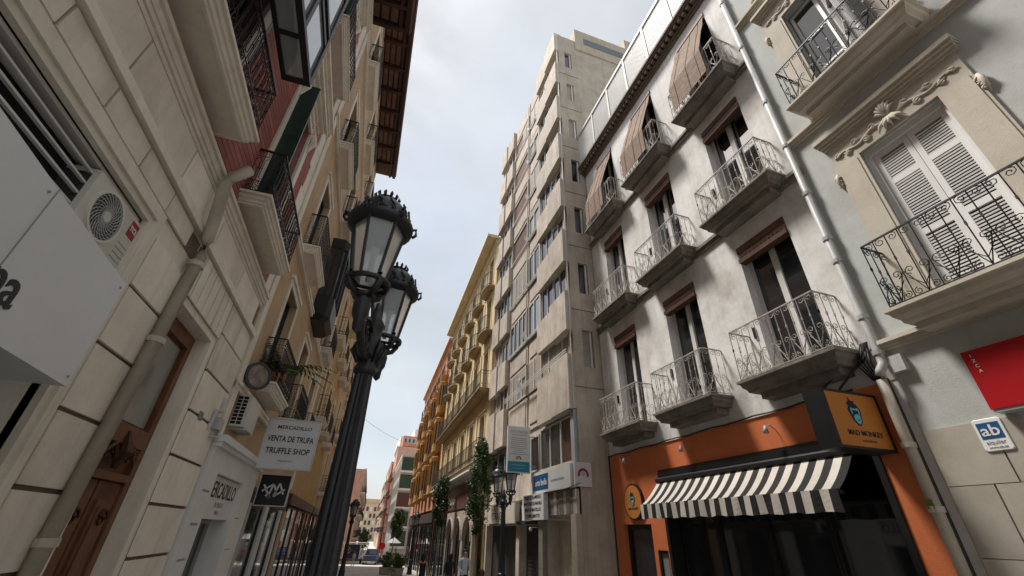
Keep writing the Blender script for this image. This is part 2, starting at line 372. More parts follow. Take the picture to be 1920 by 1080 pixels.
# ------------------------------------------------------------------ right: grey building (nearest)
g = Bld('grey_building', 'pale grey plaster building with carved cream window surrounds at right edge', 'building', -1, XR, 1.0)
wins = [(1.44, 2.42), (-1.9, -.92)]
holes = [(a, b_, z0, z1) for a, b_ in wins for z0, z1 in ((4.0, 6.46), (7.72, 10.2), (11.4, 13.6))]
mb = g.mb(); facade(mb, -12, 3.2, 2.75, 15.5, holes, .3); facade(mb, -12, 3.2, -1, 2.75, [(.25, 2.33, -.9, 2.70)], .35); shell(mb, -12, 3.2, -1, 15.5, 9)
g.part('wall', mb, greyp)
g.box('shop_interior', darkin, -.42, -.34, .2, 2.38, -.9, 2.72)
for a, b_ in wins:
    for zi, (z0, z1) in enumerate(((4.0, 6.46), (7.72, 10.2), (11.4, 13.6))):
        mb = g.mb()
        for y0, y1 in ((a-.34, a), (b_, b_+.34)):
            mb.box(-.02, .035, y0, y1, z0, z1+.02)
            mb.box(.035, .05, y0+.03 if y0 < a else y0+.04, y1-.04 if y0 < a else y1-.03, z0, z1-.02)
        mb.box(-.02, .035, a-.34, b_+.34, z1+.02, z1+.42)
        sur = g.part('window_surround', mb, surr)
        mb = g.mb()
        for i, (o, dz) in enumerate(((.06, .0), (.10, .04), (.14, .08), (.17, .12))): mb.box(-.01, o, a-.36-o*.4, b_+.36+o*.4, z1+.42+dz, z1+.46+dz+(.0 if i < 3 else .03))
        g.part('hood_moulding', mb, surr)
        # carved scroll ornament on the lintel: curling leaves around a central shell
        mb = g.mb(); c = (a+b_)/2
        for f in (-1, 1):
            tend = [(.10+.68*i/20, .20+.035*sin(2*pi*1.5*i/20)-.03*(i/20)) for i in range(21)]
            mb.tube([(.045, c+f*p, z1+q) for p, q in tend], [.020*(1-.6*i/20)+.004 for i in range(21)], 5)
            for k, (dx, dv, r) in enumerate(((.20, .26, .05), (.33, .14, .05), (.46, .24, .045), (.60, .14, .04), (.72, .20, .035))):
                mb.tube([(.05, c+f*(dx+p), z1+dv+q) for p, q in spiral(0, 0, r, pi*.5 if k % 2 else -pi*.5, 1.4, 10)], [.016*(1-.5*i/10) for i in range(11)], 5)
                mb.tube([(.04, c+f*(dx-.07), z1+dv), (.058, c+f*(dx-.02), z1+dv-.01), (.04, c+f*(dx+.05), z1+dv+.04*(1 if k % 2 else -1))], [.004, .016, .004], 5)
        for k in range(7):
            an = pi*(k+.5)/7; mb.tube([(.06, c, z1+.24), (.10, c+cos(an)*.09, z1+.30+sin(an)*.13), (.06, c+cos(an)*.13, z1+.30+sin(an)*.24)], [.012, .022, .008], 5)
        for k in range(5):
            f = k-2; mb.tube([(.06, c+f*.02, z1+.22), (.09, c+f*.06, z1+.12), (.06, c+f*.085, z1+.05)], [.02, .026, .006], 5)
        g.part('carved_ornament', mb, surr, smooth=True)
        for f, y in ((-1, a-.36), (1, b_+.36)):
            mb = g.mb()
            for k in range(3): mb.tube([(.04, y+q*.9, z1-.15-k*.07+p*.9) for p, q in spiral(0, 0, .06-.012*k, 0, 1.2, 8, f)], .02, 5)
            mb.tube([(.04, y, z1-.08), (.06, y+f*.02, z1-.2), (.03, y, z1-.38)], [.02, .03, .008], 5)
            g.part('side_ornament', mb, surr, smooth=True)
    # closed louvred shutters on the first floor, open casement on the second
    z0, z1 = 4.0, 6.46; mid = (a+b_)/2
    fm = g.mb(); fm.box(-.22, -.06, a, a+.05, z0, z1); fm.box(-.22, -.06, b_-.05, b_, z0, z1); fm.box(-.22, -.06, a+.05, b_-.05, z1-.07, z1); g.part('shutter_frame', fm, whitep)
    g.louver(a+.055, mid-.003, z0, z1-.075, -.12, whitep, .042, rails=(.40, .76), frame=.065)
    g.louver(mid+.003, b_-.055, z0, z1-.075, -.12, whitep, .042, rails=(.40, .76), frame=.065)
    z0, z1 = 7.72, 10.2
    g.louver(a+.02, mid-.003, z0, z1-.03, -.20, whitep, .042, rails=(.40, .76), frame=.06)
    lv = g.window(mid, b_-.02, z0, z1-.03, -.16, whitep, glass, leaves=1, bars=(.33, .66))
    lv.rotation_euler = (0, 0, 0)
    op = g.window(mid-.46, mid, z0, z1-.03, .10, whitep, glass, leaves=1, bars=(.33, .66)); op.rotation_euler = (0, 0, radians(-62)); op.location.x -= .10
    g.window(a, b_, 11.4, 13.6, -.2, whitep, leaves=2)
for a, b_ in wins:
    for z in (4.0, 7.75):
        sl = obj('balcony', slab_mesh(-1, 1.72, .47, PROF_R, surr), g.root, g.loc(0, (a+b_)/2-.03, z))
        obj('railing', railing_mesh(-1, 1.66, .43, .9, 'scroll', iron, .0), sl, (0, 0, .004))
        g.box('balcony_bed', surr, 0, .30, a-.25, b_+.22, z-.27, z-.192)
for z in (3.72, 7.42, 11.1):
    mb = g.mb()
    for i, (o, dz) in enumerate(((.04, 0), (.07, .035), (.11, .07))): mb.box(-.01, o, -12, 3.198, z+dz, z+dz+.05)
    g.part('string_course', mb, surr)
mb = g.mb()
for i, (o, dz) in enumerate(((.1, 0), (.2, .08), (.35, .16), (.5, .26))): mb.box(-.05, o, -12, 3.198, 15.2+dz, 15.3+dz)
g.part('roof_cornice', mb, surr)
# stone slabs on the ground floor, laid with open joints
ys = [3.19, 2.36]; zz = [2.74, 2.16, 1.52, .88, .24, -.4]
for za, zb_ in zip(zz, zz[1:]): 
    for ya, yb in ((3.185, 2.80), (2.79, 2.36)) if zz.index(za) % 2 else ((3.185, 2.60), (2.59, 2.36)): g.box('stone_slab', stone, .001, .025, yb+.003, ya-.003, zb_+.004, za-.004)
for za, zb_ in zip(zz, zz[1:]):
    for i in range(8): g.box('stone_slab', stone, .001, .025, .22-i*1.3-1.295, .22-i*1.3-.005, zb_+.004, za-.004)
# red sign box, blue plaque, pipe
s = thing('shop_sign', 'red box sign along the grey wall at the right edge', 'sign', (XR, 1.6, 2.80))
obj('panel', mesh('panel', MB(-1).box(.02, .16, -1.3, .87, 0, .60), red), s)
obj('frame', mesh('frame', MB(-1).box(.0, .15, -1.3, .86, -.03, -.003), greyf), s)
for i, ch in enumerate('IZCA'): text('letter', ch, .045, whitep, s, (-.163, .80-.006*i, .54-.055*i), FACE_L)
s = thing('plaque', 'white plaque with blue square beside the red sign', 'plaque', (XR, 2.61, 2.46))
obj('plate', mesh('plate', MB(-1).loft([[(o, y*f, .14+z*f) for y, z in ((-.115, -.14), (-.095, -.155), (.095, -.155), (.115, -.14), (.115, .14), (.095, .155), (-.095, .155), (-.115, .14))] for o, f in ((.026, 1), (.036, 1), (.04, .96))]), whitep), s)
obj('square', mesh('square', MB(-1).box(.04, .043, -.09, .09, .10, .255), blue), s)
text('letters', 'ab', .15, whitep, s, (-.0445, 0, .175), FACE_L, bold=.002, sx=1.1)
text('caption', 'alquiler', .052, inkgrey, s, (-.0415, 0, .065), FACE_L); text('caption', 'www.ab.es', .034, inkgrey, s, (-.0415, 0, .02), FACE_L)
def pipe(name, label, pts, r, mt, clips, loc):
    t = thing(name, label, 'pipe', loc)
    q = [tuple(Vector(p)-Vector(loc)) for p in pts]
    obj('tube', mesh('tube', MB().tube(q, r, 12), mt, True), t)
    for c in clips:
        c = Vector(c)-Vector(loc); mb = MB(); mb.lathe([(r*1.0, -.03), (r*1.28, -.028), (r*1.28, .028), (r*1.0, .03)], (c.x, c.y), 12)
        o = obj('collar', mesh('collar', mb, mt), t); o.location.z = c.z
    return t
pipe('downpipe', 'pale grey drainpipe between the white and the grey building', [(5.92, 3.24, 15.3), (5.92, 3.24, 3.62), (5.90, 3.24, 3.54), (5.84, 3.26, 3.46), (5.84, 3.28, 3.40)], .052, pvc,
     [(5.92, 3.24, z) for z in (14.2, 12.3, 10.5, 8.7, 7.5, 6.4, 5.5, 5.1, 4.2, 3.7)], (5.92, 3.24, 3.3))
pipe('downpipe', 'beige lower drainpipe with a sticker, beside the orange shopfront', [(5.86, 3.30, 3.36), (5.88, 3.32, 2.9), (5.88, 3.33, ground(3.3)+.02)], .056, creampipe, [(5.88, 3.325, z) for z in (2.6, 1.95, 1.3, .6)], (5.88, 3.33, .1))
tag(obj('sticker', mesh('sticker', MB().box(-.004, .0, -.035, .035, 0, .09), leaf2), None, (5.818, 3.33, 1.95)), 'small yellow and black sticker on the beige drainpipe', 'sticker')
tag(obj('vent_box', mesh('vent_box', MB(-1).box(0, .08, -.09, .09, 0, .2), pvc), None, (XR, 3.12, 3.42)), 'small white junction box behind the drainpipe bend', 'box')

# ------------------------------------------------------------------ right: white building with the orange shop
wb = Bld('white_building', 'white plaster building with three floors of pale iron balconies above orange shopfront', 'building', -1, XR, 6.6)
bays = [(3.78, 4.81), (6.05, 7.08), (8.30, 9.29)]
fl = [(3.85, 6.39), (7.10, 9.66), (10.30, 13.05)]
mb = wb.mb(); facade(mb, 3.202, 10.1, 3.37, 13.72, [(a, b_, z0, z1) for a, b_ in bays for z0, z1 in fl], .26); shell(mb, 3.202, 10.1, -1.2, 13.72, 9)
wb.part('wall', mb, plaster)
for fi, (z0, z1) in enumerate(fl):
    for bi, (a, b_) in enumerate(bays):
        ww_ = wb.window(a, b_, z0, z1, -.2, whitef, coated if fi == 1 else glass, leaves=2, fr=.065)
        if fi == 1:
            for pn in ww_.children: pn.rotation_euler.y = random.uniform(.022, .034)
        c = (a+b_)/2; hl = (.80, .82, .84)[bi]
        wb.balcony(c-hl, c+hl, z0-.03, (.47, .42, .46)[fi], .86 if fi < 2 else .92, 'scroll', wiron, oldstone, PROF_R)
        wb.box('balcony_bed', oldstone, 0, .26, c-hl+.16, c+hl-.16, z0-.32, z0-.222)
        # roller blind box with scalloped valance
        mb = wb.mb(); mb.box(-.10, .03, a+.003, b_-.003, z1-.13, z1-.003); mb.box(-.11, .045, a+.003, b_-.003, z1-.34, z1-.25) if fi < 2 else None
        bb = wb.part('blind_box', mb, blindm)
        mb = wb.mb(); n = 12; wdt = (b_-a-.01)/n
        for i in range(n):
            y = a+.005+i*wdt; pts = [(y, z1-.13)]+[(y+wdt*(.5-.5*cos(pi*j/5)), z1-.17-.05*sin(pi*j/5)) for j in range(6)]+[(y+wdt, z1-.13)]
            mb.prism([p for p in pts], -.015, .012, axis='x')
        wb.part('valance', mb, blindt if fi < 2 else blindm, bb)
        if fi == 2:   # reed blind let down over the railing
            mb = wb.mb(); D = .47
            prof = [(.0, z1-.14), (.10, z1-.55), (.26, z1-1.0), (D+.03, z0+.95), (D+.05, z0+.90), (D+.05, z0+.06)]
            n = 26
            for (o0, za), (o1, zb_) in zip(prof, prof[1:]):
                mm = max(1, int(math.hypot(o1-o0, zb_-za)/.05))
                for j in range(mm):
                    f0, f1 = j/mm, (j+.86)/mm; lo = .002*(j % 2)
                    pa = (o0+(o1-o0)*f0+lo, za+(zb_-za)*f0); pb = (o0+(o1-o0)*f1+lo, za+(zb_-za)*f1)
                    mb.prism([(pa[0], pa[1]), (pb[0], pb[1]), (pb[0]+.012, pb[1]), (pa[0]+.012, pa[1])], a+.04, b_+.10)
            for y in (a+.2, (a+b_)/2, b_-.1): mb.tube([(o+.02, y, z) for o, z in prof], .006, 3)
            tag(obj('reed_blind', mesh('reed_blind', mb, reed), wb.root), None, None)
        else:
            tag(wb.box('cord_winder', black, .001, .03, b_+.10, b_+.15, z0+.75, z0+.95), None, None)
for z in (7.02, 10.22):
    mb = wb.mb(); mb.box(-.01, .05, 3.204, 10.09, z-.19, z-.10); mb.box(-.01, .09, 3.204, 10.09, z-.10, z-.035); wb.part('string_course', mb, oldstone)
mb = wb.mb()
for o, z0, z1 in ((.06, 13.36, 13.43), (.11, 13.43, 13.49), (.25, 13.61, 13.67), (.30, 13.67, 13.75)): mb.box(-.02, o, 3.204, 10.12, z0, z1)
co = wb.part('roof_cornice', mb, mat('cornice_brown', (.20, .155, .12), var=.2, streak=.4))
y = 3.25
while y < 10.05: wb.box('dentil', MATS['cornice_brown'], .11, .22, y, y+.09, 13.492, 13.608, co); y += .17
# rooftop screen: white posts, rails and thin bars
rs = thing('roof_screen', 'white metal screen standing on the roof edge of the white building', 'screen', (5.80, 6.7, 13.755))
mb = MB(-1)
mb.box(-.05, .05, -3.5, 3.42, 1.66, 1.77); obj('top_rail', mesh('top_rail', mb, whitef), rs)
for i in range(7):
    y = -3.3+i*1.1; obj('post', mesh('post', MB(-1).box(-.04, .04, -.04, .04, 0, 1.655), whitef), rs, (0, y, 0))
    if i < 6:
        mb = MB(-1); mb.box(-.02, .02, .045, 1.055, .02, .07); mb.box(-.02, .02, .045, 1.055, 1.60, 1.65)
        for k in range(22): mb.box(-.012, .012, .06+k*.0455, .078+k*.0455, .07, 1.60)
        obj('bar_panel', mesh('bar_panel', mb, whitef), rs, (0, y, 0))
        obj('brace', mesh('brace', MB(-1).tube([(-.5, .5, 0), (-.03, .5, 1.35)], .02, 4), whitef), rs, (0, y, 0))
# ---- orange shopfront
mb = wb.mb(); facade(mb, 3.40, 10.06, -1.2, 3.36, [(3.72, 8.10, -1.1, 2.84), (8.62, 9.70, -1.1, 1.86), (8.16, 8.50, -1.1, 1.40)], .3, o=.03)
mb.poly([(.03, 3.40, 3.36), (.03, 10.06, 3.36), (-.02, 10.06, 3.36), (-.02, 3.40, 3.36)]); mb.poly([(.03, 3.40, -1.2), (.03, 3.40, 3.36), (-.02, 3.40, 3.36), (-.02, 3.40, -1.2)]); mb.poly([(.03, 10.06, -1.2), (-.02, 10.06, -1.2), (-.02, 10.06, 3.36), (.03, 10.06, 3.36)])
sf = wb.part('shopfront', mb, orange)
mb = wb.mb(); mb.box(-.2, .06, 3.72, 3.80, -1, 2.62); mb.box(-.2, .06, 8.02, 8.10, -1, 2.62); mb.box(-.2, .07, 3.72, 8.10, 2.622, 2.84); mb.box(-.2, .10, 3.74, 8.08, 2.70, 2.78)
wb.part('opening_frame', mb, black)
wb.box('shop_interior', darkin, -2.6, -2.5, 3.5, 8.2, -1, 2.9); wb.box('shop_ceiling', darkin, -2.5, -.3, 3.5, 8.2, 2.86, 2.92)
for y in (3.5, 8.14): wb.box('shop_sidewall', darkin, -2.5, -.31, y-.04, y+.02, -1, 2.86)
for i in range(4): wb.window(3.80+i*1.055, 3.80+(i+1)*1.055-.01, -.2, 2.1, -.24, black, glass, leaves=1, fr=.04, name='glazed_door')
wb.window(8.62, 9.70, -.4, 1.86, -.1, black, glass, leaves=1, fr=.10, name='glazed_door')
wb.window(8.16, 8.50, -.4, 1.40, -.02, black, glassl, leaves=1, fr=.05)
wb.box('pier', plaster, -.3, -.012, 3.204, 3.42, -1, 3.37)
mb = wb.mb(); mb.box(-.01, .045, 10.062, 10.10, -1, 3.40); mb.box(-.01, .05, 3.30, 3.395, -1, 3.40); wb.part('edge_trim', mb, darkgrey)
mb = wb.mb(); pts = [(.05, 10.0-i*.33, 3.375+.012*sin(i*1.9)) for i in range(20)]; mb.tube(pts, .014, 5)
mb.tube([(.06, 4.2, 3.42), (.10, 3.8, 3.60), (.05, 3.5, 3.72), (.04, 3.35, 3.85)], .012, 5); mb.tube([(.06, 4.4, 3.40), (.14, 3.9, 3.52), (.05, 3.45, 3.78)], .010, 5); mb.tube([(.06, 3.9, 3.40), (.2, 3.6, 3.50), (.05, 3.42, 3.70)], .016, 5)
for k in range(5): mb.tube([(.04, 3.36+.02*k, 3.4), (.06+.02*k, 3.38+.03*k, 3.62), (.04, 3.34+.02*k, 3.9)], .010, 4)
tag(obj('cable_bundle', mesh('cable_bundle', mb, black), None, (XR, 6.6, ground(6.6))), 'black cable bundle running above the orange shopfront', 'cable')
for i, (y, z) in enumerate(((9.10, 3.16), (7.05, 3.12), (5.05, 3.10))):
    t = thing('spotlight', ('small silver spotlight over the round sign', 'small silver spotlight above the middle of the awning', 'small silver spotlight nearest the hanging amber sign')[i], 'spotlight', (XR-.03, y, z), 0, 'spotlights above the shopfront')
    obj('arm', mesh('arm', MB(-1).tube([(0, 0, 0), (.10, 0, .07), (.2, 0, .03)], .008, 5), greyf), t); obj('head', mesh('head', MB(-1).tube([(.2, 0, .05), (.2, 0, .0), (.21, 0, -.06)], [.02, .03, .045], 10), greyf, True), t)
# ---- awning with separate cloth stripes
aw = thing('awning', 'black and white striped awning over the orange shopfront', 'awning', (XR, 6.08, 2.62))
ns = 34; ya, yb = 8.14, 4.0
R_ = random.Random(3); wv = [R_.uniform(-.02, .02) for _ in range(ns+1)]
for i in range(ns):
    a = (ya+(yb-ya)*i/ns)-6.08; b_ = (ya+(yb-ya)*(i+1)/ns)-6.08; mt_ = awnb if i % 2 else awnw
    mb = MB(-1)
    for k in range(6):
        P = lambda f, y: (.08+.44*f, y, .0-.44*f-.035*sin(pi*f)); f0, f1 = k/6, (k+1)/6
        q = [P(f0, a), P(f1, a), P(f1, b_), P(f0, b_)]; mb.poly(q); mb.poly([(x, y, z-.006) for x, y, z in q[::-1]])
    obj('stripe', mesh('stripe', mb, mt_), aw)
    mb = MB(-1)
    for k in range(4):
        P = lambda f, y, j: (.565+wv[j]*f*1.3-.012*sin(y*9), y, -.44-.25*f-(.01*sin(j*1.7))*f); f0, f1 = k/4, (k+1)/4
        q = [P(f0, a, i), P(f1, a, i), P(f1, b_, i+1), P(f0, b_, i+1)]; mb.poly(q); mb.poly([(x-.004, y, z) for x, y, z in q[::-1]])
    obj('valance', mesh('valance', mb, mt_), aw)
mb = MB(-1); mb.box(.50, .545, yb-6.08-.02, ya-6.08+.02, -.50, -.455); obj('front_bar', mesh('front_bar', mb, black), aw)
obj('roller', mesh('roller', MB(-1).tube([(.09, yb-6.08, .03), (.09, ya-6.08, .03)], .05, 10), black), aw)
for y in (yb-6.08+.3, ya-6.08-.3): obj('arm', mesh('arm', MB(-1).tube([(.07, y, -.08), (.30, y, -.36), (.51, y, -.47)], .018, 6), black), aw)
# ---- amber signs
def emblem(parent, f, sc_, axis):
    """stylised head emblem built from flat plates, drawn in sign coordinates (u right, v up)"""
    def plate(nm, pts, mt_, d):
        mb = MB(); q = [(u*sc_, v*sc_) for u, v in pts]
        mb.loft([[(u, -d, v) for u, v in q], [(u, -d-.003, v) for u, v in q]] if axis == 'y' else [[(-d, -u, v) for u, v in q], [(-d-.003, -u, v) for u, v in q]]); obj(nm, mesh(nm, mb, mt_), parent, f)
    plate('emblem_outline', [(-.12, -.95), (.15, -1.0), (.42, -.7), (.55, -.2), (.62, .1), (.50, .35), (.38, .55), (.20, .62), (.30, .80), (.02, .78), (-.25, 1.05), (-.28, .72), (-.55, .60), (-.42, .40), (-.62, .15), (-.55, -.15), (-.40, -.6)], navy, .001)
    plate('emblem_face', [(-.08, -.85), (.14, -.88), (.34, -.6), (.36, -.3), (.18, -.18), (-.05, -.18), (-.26, -.32), (-.28, -.6)], lteal, .005)
    plate('emblem_brow', [(-.40, .05), (-.36, .28), (-.05, .22), (.08, .22), (.36, .30), (.44, .05), (.40, -.22), (.30, -.2), (.30, .1), (-.26, .1), (-.28, -.2), (-.38, -.2)], lteal, .005)
    plate('emblem_glasses', [(-.25, .08), (.28, .08), (.26, -.12), (.06, -.16), (.02, -.02), (-.04, -.16), (-.24, -.12)], ink, .009)
    plate('emblem_mouth', [(-.12, -.56), (.0, -.64), (.20, -.60), (.26, -.50), (.16, -.56), (.0, -.60)], navy, .009)
s = thing('hanging_sign', 'amber box sign with blue emblem hanging out from the orange shopfront', 'sign', (5.47, 3.50, 2.55))
obj('face', mesh('face', MB().box(-.42, .42, -.012, 0, .02, .64), signor), s); obj('box', mesh('box', MB().box(-.45, .45, .002, .24, -.01, .67), black), s)
mb = MB(); mb.box(-.45, .45, -.02, .0, -.01, .018); mb.box(-.45, .45, -.02, 0, .642, .67); mb.box(-.45, -.422, -.02, 0, .02, .64); mb.box(.422, .45, -.02, 0, .02, .64); obj('rim', mesh('rim', mb, black), s)
obj('bracket', mesh('bracket', MB().box(.45, .53, .05, .2, .1, .58), black), s)
emblem(s, (-.02, -.013, .42), .165, 'y')
text('lettering', 'MAD MONKEY', .085, ink, s, (.03, -.0145, .17), FACE_CAM, bold=.0015); text('lettering', 'cocktail bar', .05, inkbrown, s, (.05, -.0145, .09), FACE_CAM)
s = thing('round_sign', 'round amber sign with black rim on the orange shopfront', 'sign', (XR-.03, 9.12, 2.30))
def disc(mt_, o0, o1, r, n=32): return mesh('disc', MB(-1).loft([[(o, cos(2*pi*i/n)*r, sin(2*pi*i/n)*r) for i in range(n)] for o in (o0, o1)]), mt_)
obj('rim', disc(black, .0, .06, .37), s); obj('face', disc(signor, .061, .068, .335), s)
emblem(s, (-.07, 0, .06), .15, 'x'); text('lettering', 'MAD MONKEY', .06, ink, s, (-.0715, 0, -.14), FACE_L)
# ------------------------------------------------------------------ right: concrete apartment block
cb = Bld('concrete_building', 'tall brown concrete apartment block with stepped panel balconies', 'building', -1, 5.03, 10.15)
FL = [(4.57, 6.01), (6.98, 8.11), (9.42, 10.53), (11.80, 12.92), (14.22, 15.45), (16.60, 17.86), (19.05, 20.35), (21.45, 22.85)]
mb = cb.mb(); facade(mb, 10.42, 18.70, 3.3, 22.6, [], 0, o=-.25); facade(mb, 10.42, 18.70, -1.5, 3.3, [(10.75, 12.2, -1.4, 1.95), (12.75, 14.6, -1.4, 1.85), (14.9, 18.5, -1.4, 1.85)], .5, o=-.10)
mb.box(-9, -.43, 10.44, 18.698, -1.5, 3.2); mb.box(-9, -.26, 10.44, 18.698, 3.2, 22.5); mb.poly([(-.1, 10.42, 3.3), (-.25, 10.42, 3.3), (-.25, 18.7, 3.3), (-.1, 18.7, 3.3)])
mb.box(-.42, -.10, 18.66, 18.70, 3.31, 22.5)
cb.part('wall', mb, concrete)
# side wall facing up the street
sw = MB(); wz = [(5.77+2.42*i, 6.92+2.42*i) for i in range(7)]
facade(sw, 5.14, 14.0, -1.5, 22.75, [(5.45, 5.80, a, b_) for a, b_ in wz], .14)
sw.v = [(s_-5.03, -o-.002, z-cb.zb) for o, s_, z in sw.v]
obj('side_wall', mesh('side_wall', sw, concside), cb.root)
for i, (a, b_) in enumerate(wz):
    w_ = obj('side_window', mesh('side_window', MB().box(.42, .77, .10, .14, a-cb.zb, b_-cb.zb), shutterb if i in (0, 4, 5) else glass), cb.root)
    obj('frame', mesh('frame', MB().box(.68, .74, .04, .095, a-cb.zb, b_-cb.zb), whitef), w_)
    mb = MB(); mb.box(.10, 1.05, -.012, -.003, a-.62-cb.zb, a-.60-cb.zb); obj('joint_line', mesh('joint_line', mb, joint), cb.root)
mb = MB(); mb.box(1.02, 9, -.06, 6, 22.0-cb.zb, 23.75-cb.zb); mb.box(4.0, 9, -.05, 6, 23.74-cb.zb, 24.6-cb.zb); obj('penthouse', mesh('penthouse', mb, mat('pale_concrete', (.47, .41, .32), streak=.4, var=.12)), cb.root)
obj('penthouse_window', mesh('penthouse_window', MB().box(1.5, 3.75, -.075, -.05, 22.65-cb.zb, 23.15-cb.zb), mat('grey_glass', (.12, .125, .135), rough=.2, var=.1)), cb.root)
obj('corner_pipe', mesh('corner_pipe', MB().tube([(.03, .0, 22.3-cb.zb), (.03, .0, 4.6-cb.zb)], .022, 6), whitef), cb.root)
segs = [(10.16, 11.42, .09, -.10), (11.50, 12.68, .02, 0.0), (12.74, 14.08, -.20, .14), (14.16, 16.34, -.17, .10), (16.42, 17.52, .02, .0), (17.60, 18.68, .07, -.08)]
for i, (z0, z1) in enumerate(FL):
    for j, (a, b_, o, dz) in enumerate(segs):
        zz0 = z0+dz if i < 7 else z0+max(dz, 0); zz1 = z1+(.10 if j in (0, 5) and i < 7 else 0)-(.12 if j in (2, 3) else 0)
        if i == 0 and j in (0,): zz0 = 4.55
        mb = MB(-1); mb.box(-.28-o, 0, 0, b_-a, 0, zz1-zz0)
        if j in (2, 3): mb.box(-.001, .03, .12, b_-a-.12, .18, zz1-zz0-.14)
        obj('concrete_panel', mesh('concrete_panel', mb, concrete), cb.root, cb.loc(o, a, zz0))
    for y in (11.46, 17.56): cb.box('dark_slot', darkin, -.24, -.10, y-.035, y+.035, z0+.02, z1)
    if i == 7: continue
    n0 = z1; n1 = FL[i+1][0]+.02
    for j, (a, b_) in enumerate(((10.50, 11.50), (11.55, 12.60), (12.80, 14.02), (14.22, 15.25), (15.27, 16.30), (16.5, 17.5), (17.55, 18.58))):
        r = random.random(); tp = n1 if j in (0, 1, 5, 6) else n1+.10
        gm = (glassl if r > .62 else coated) if (j in (2, 3, 4) and r > .3) else glass
        if (i == 0 and j in (0, 1, 2)) or r < .16: cb.box('roller_shutter', shutterb, -.20, -.17, a, b_, n0-.02, tp); cb.box('shutter_rail', whitef, -.17, -.14, (a+b_)/2-.03, (a+b_)/2+.03, n0-.02, tp)
        elif i >= 3 and j in (3, 4): cb.box('loggia_back', blindm, -.24, -.22, a, b_, n0-.02, tp)
        else:
            cb.window(a, b_, n0-.02, tp, -.17, whitef if j in (2, 3, 4) else greyf, gm, leaves=2, fr=.045)
            if r > .75: cb.box('roller_shutter', shutterb, -.165, -.135, a+.02, b_-.02, tp-.35, tp-.01)
    for y in (10.46, 12.70, 14.12, 16.38, 18.62): cb.box('fin', concrete, -.25, -.12 if y != 14.12 else -.08, y-.035, y+.035, n0-.02, n1+.12)
    # pale rails with a curled end
    rl = MB(-1)
    lo, hi = (10.3, 16.2) if i == 0 else (12.76, 16.3)
    for k in range(3 if i == 0 else 2): rl.tube([(0, lo-13, .07+.075*k), (0, hi-13, .07+.075*k)], .016, 4)
    for k in range(3): rl.tube([(0, 1.1-.04*k, .05+.06*k), (.05, 1.16, .12+.1*k), (.10, 1.22, .3+.08*k), (.02, 1.28, .42+.06*k)], .016, 4)
    obj('rail', mesh('rail', rl, whitef), cb.root, cb.loc(-.10 if i else .06, 13, n0-.10 if i else n0+.06))
# mezzanine glazing, sign band, entrance
cb.window(10.40, 11.35, 3.22, 4.5, -.19, whitef, mat('poster', (.16, .10, .065), rough=.3, var=.5, scale=4, bump=0), leaves=1, fr=.04)
cb.window(11.37, 12.9, 3.22, 4.5, -.20, whitef, mat('dim_glass', (.07, .06, .05), rough=.1, var=.2, bump=0), leaves=2, fr=.035)
cb.box('corner_column', greyf, -.24, -.02, 10.18, 10.39, 3.22, 4.53)
for a, b_ in ((13.0, 14.5), (14.7, 16.4), (16.6, 18.5)): cb.window(a, b_, 3.32, 4.4, -.19, greyf, glass, leaves=2)
for k in range(14):
    cb.box('frieze_stone', oldstone if k % 3 else concrete, -.1, -.02-.01*(k % 2), 10.22+k*.2, 10.415+k*.2, 2.06, 2.60)
for k in range(5): cb.box('frieze_stone', concrete, -.1, -.03, 13.1+k*1.1, 14.19+k*1.1, 2.56, 3.28)
cb.box('door_canopy', darkgrey, -.1, .06, 13.0, 14.42, 1.86, 1.95)
cb.window(11.2, 12.1, -.6, 1.5, -.55, greyf, glass, leaves=1, fr=.06, name='glazed_door')
cb.box('roller_shutter', darkgrey, -.42, -.36, 12.75, 14.6, -.8, 1.86); cb.box('roller_shutter', darkgrey, -.42, -.36, 14.9, 18.5, -.8, 1.86)
for k in range(26): cb.box('slat', darkgrey, -.36, -.345, 12.78, 14.57, -.7+k*.098, -.7+k*.098+.07)
mb = MB(-1)
for k in range(6): mb.box(0, .02, 0, .30, k*.14, k*.14+.07)
obj('letterbox_panel', mesh('letterbox_panel', mb, mat('brass_grey', (.22, .2, .17), rough=.4)), cb.root, cb.loc(-.095, 10.43, 1.0))
cb.box('pillar', concside, -.1, .06, 10.14, 10.42, -1.2, 2.05); cb.box('pillar', oldstone, -.1, .03, 12.3, 12.6, -1.2, 2.05)
s = thing('shop_sign', 'white fascia sign with blue orto bedia square on concrete building', 'sign', (5.03, 11.5, 2.64))
obj('panel', mesh('panel', MB(-1).box(-.09, .06, -1.15, 1.5, 0, .56), whitep), s)
mb = MB(); mb.box(-.058, .40, -1.41, -1.36, 0.002, .558); obj('return_panel', mesh('return_panel', mb, whitep), s)
obj('square', mesh('square', MB(-1).box(.06, .064, .28, 1.40, .07, .48), blue), s)
text('lettering', 'orto bedia', .235, whitep, s, (-.067, .81, .26), FACE_L, bold=.004, sx=.88); text('lettering', 'ortodoncia exclusiva', .11, inkblue, s, (-.064, -.35, .26), FACE_L, sx=.95)
def arch(parent, loc, r, facing):
    n = 16; mb = MB()
    o = [(cos(pi*1.2*i/n-.1*pi)*r, sin(pi*1.2*i/n-.1*pi)*r) for i in range(n+1)]; q = [(x*.62, z*.62) for x, z in o]
    for i in range(n): mb.prism([o[i], o[i+1], q[i+1], q[i]], -.004, 0)
    obj('red_arch', mesh('red_arch', mb, inkred), parent, loc, facing)
    obj('tooth', mesh('tooth', MB().prism([(-r*.3, .02), (-r*.32, r*.25), (0, r*.35), (r*.32, r*.25), (r*.3, .02), (r*.12, -r*.22), (-r*.12, -r*.22)], -.004, 0), inkblue), parent, loc, facing)
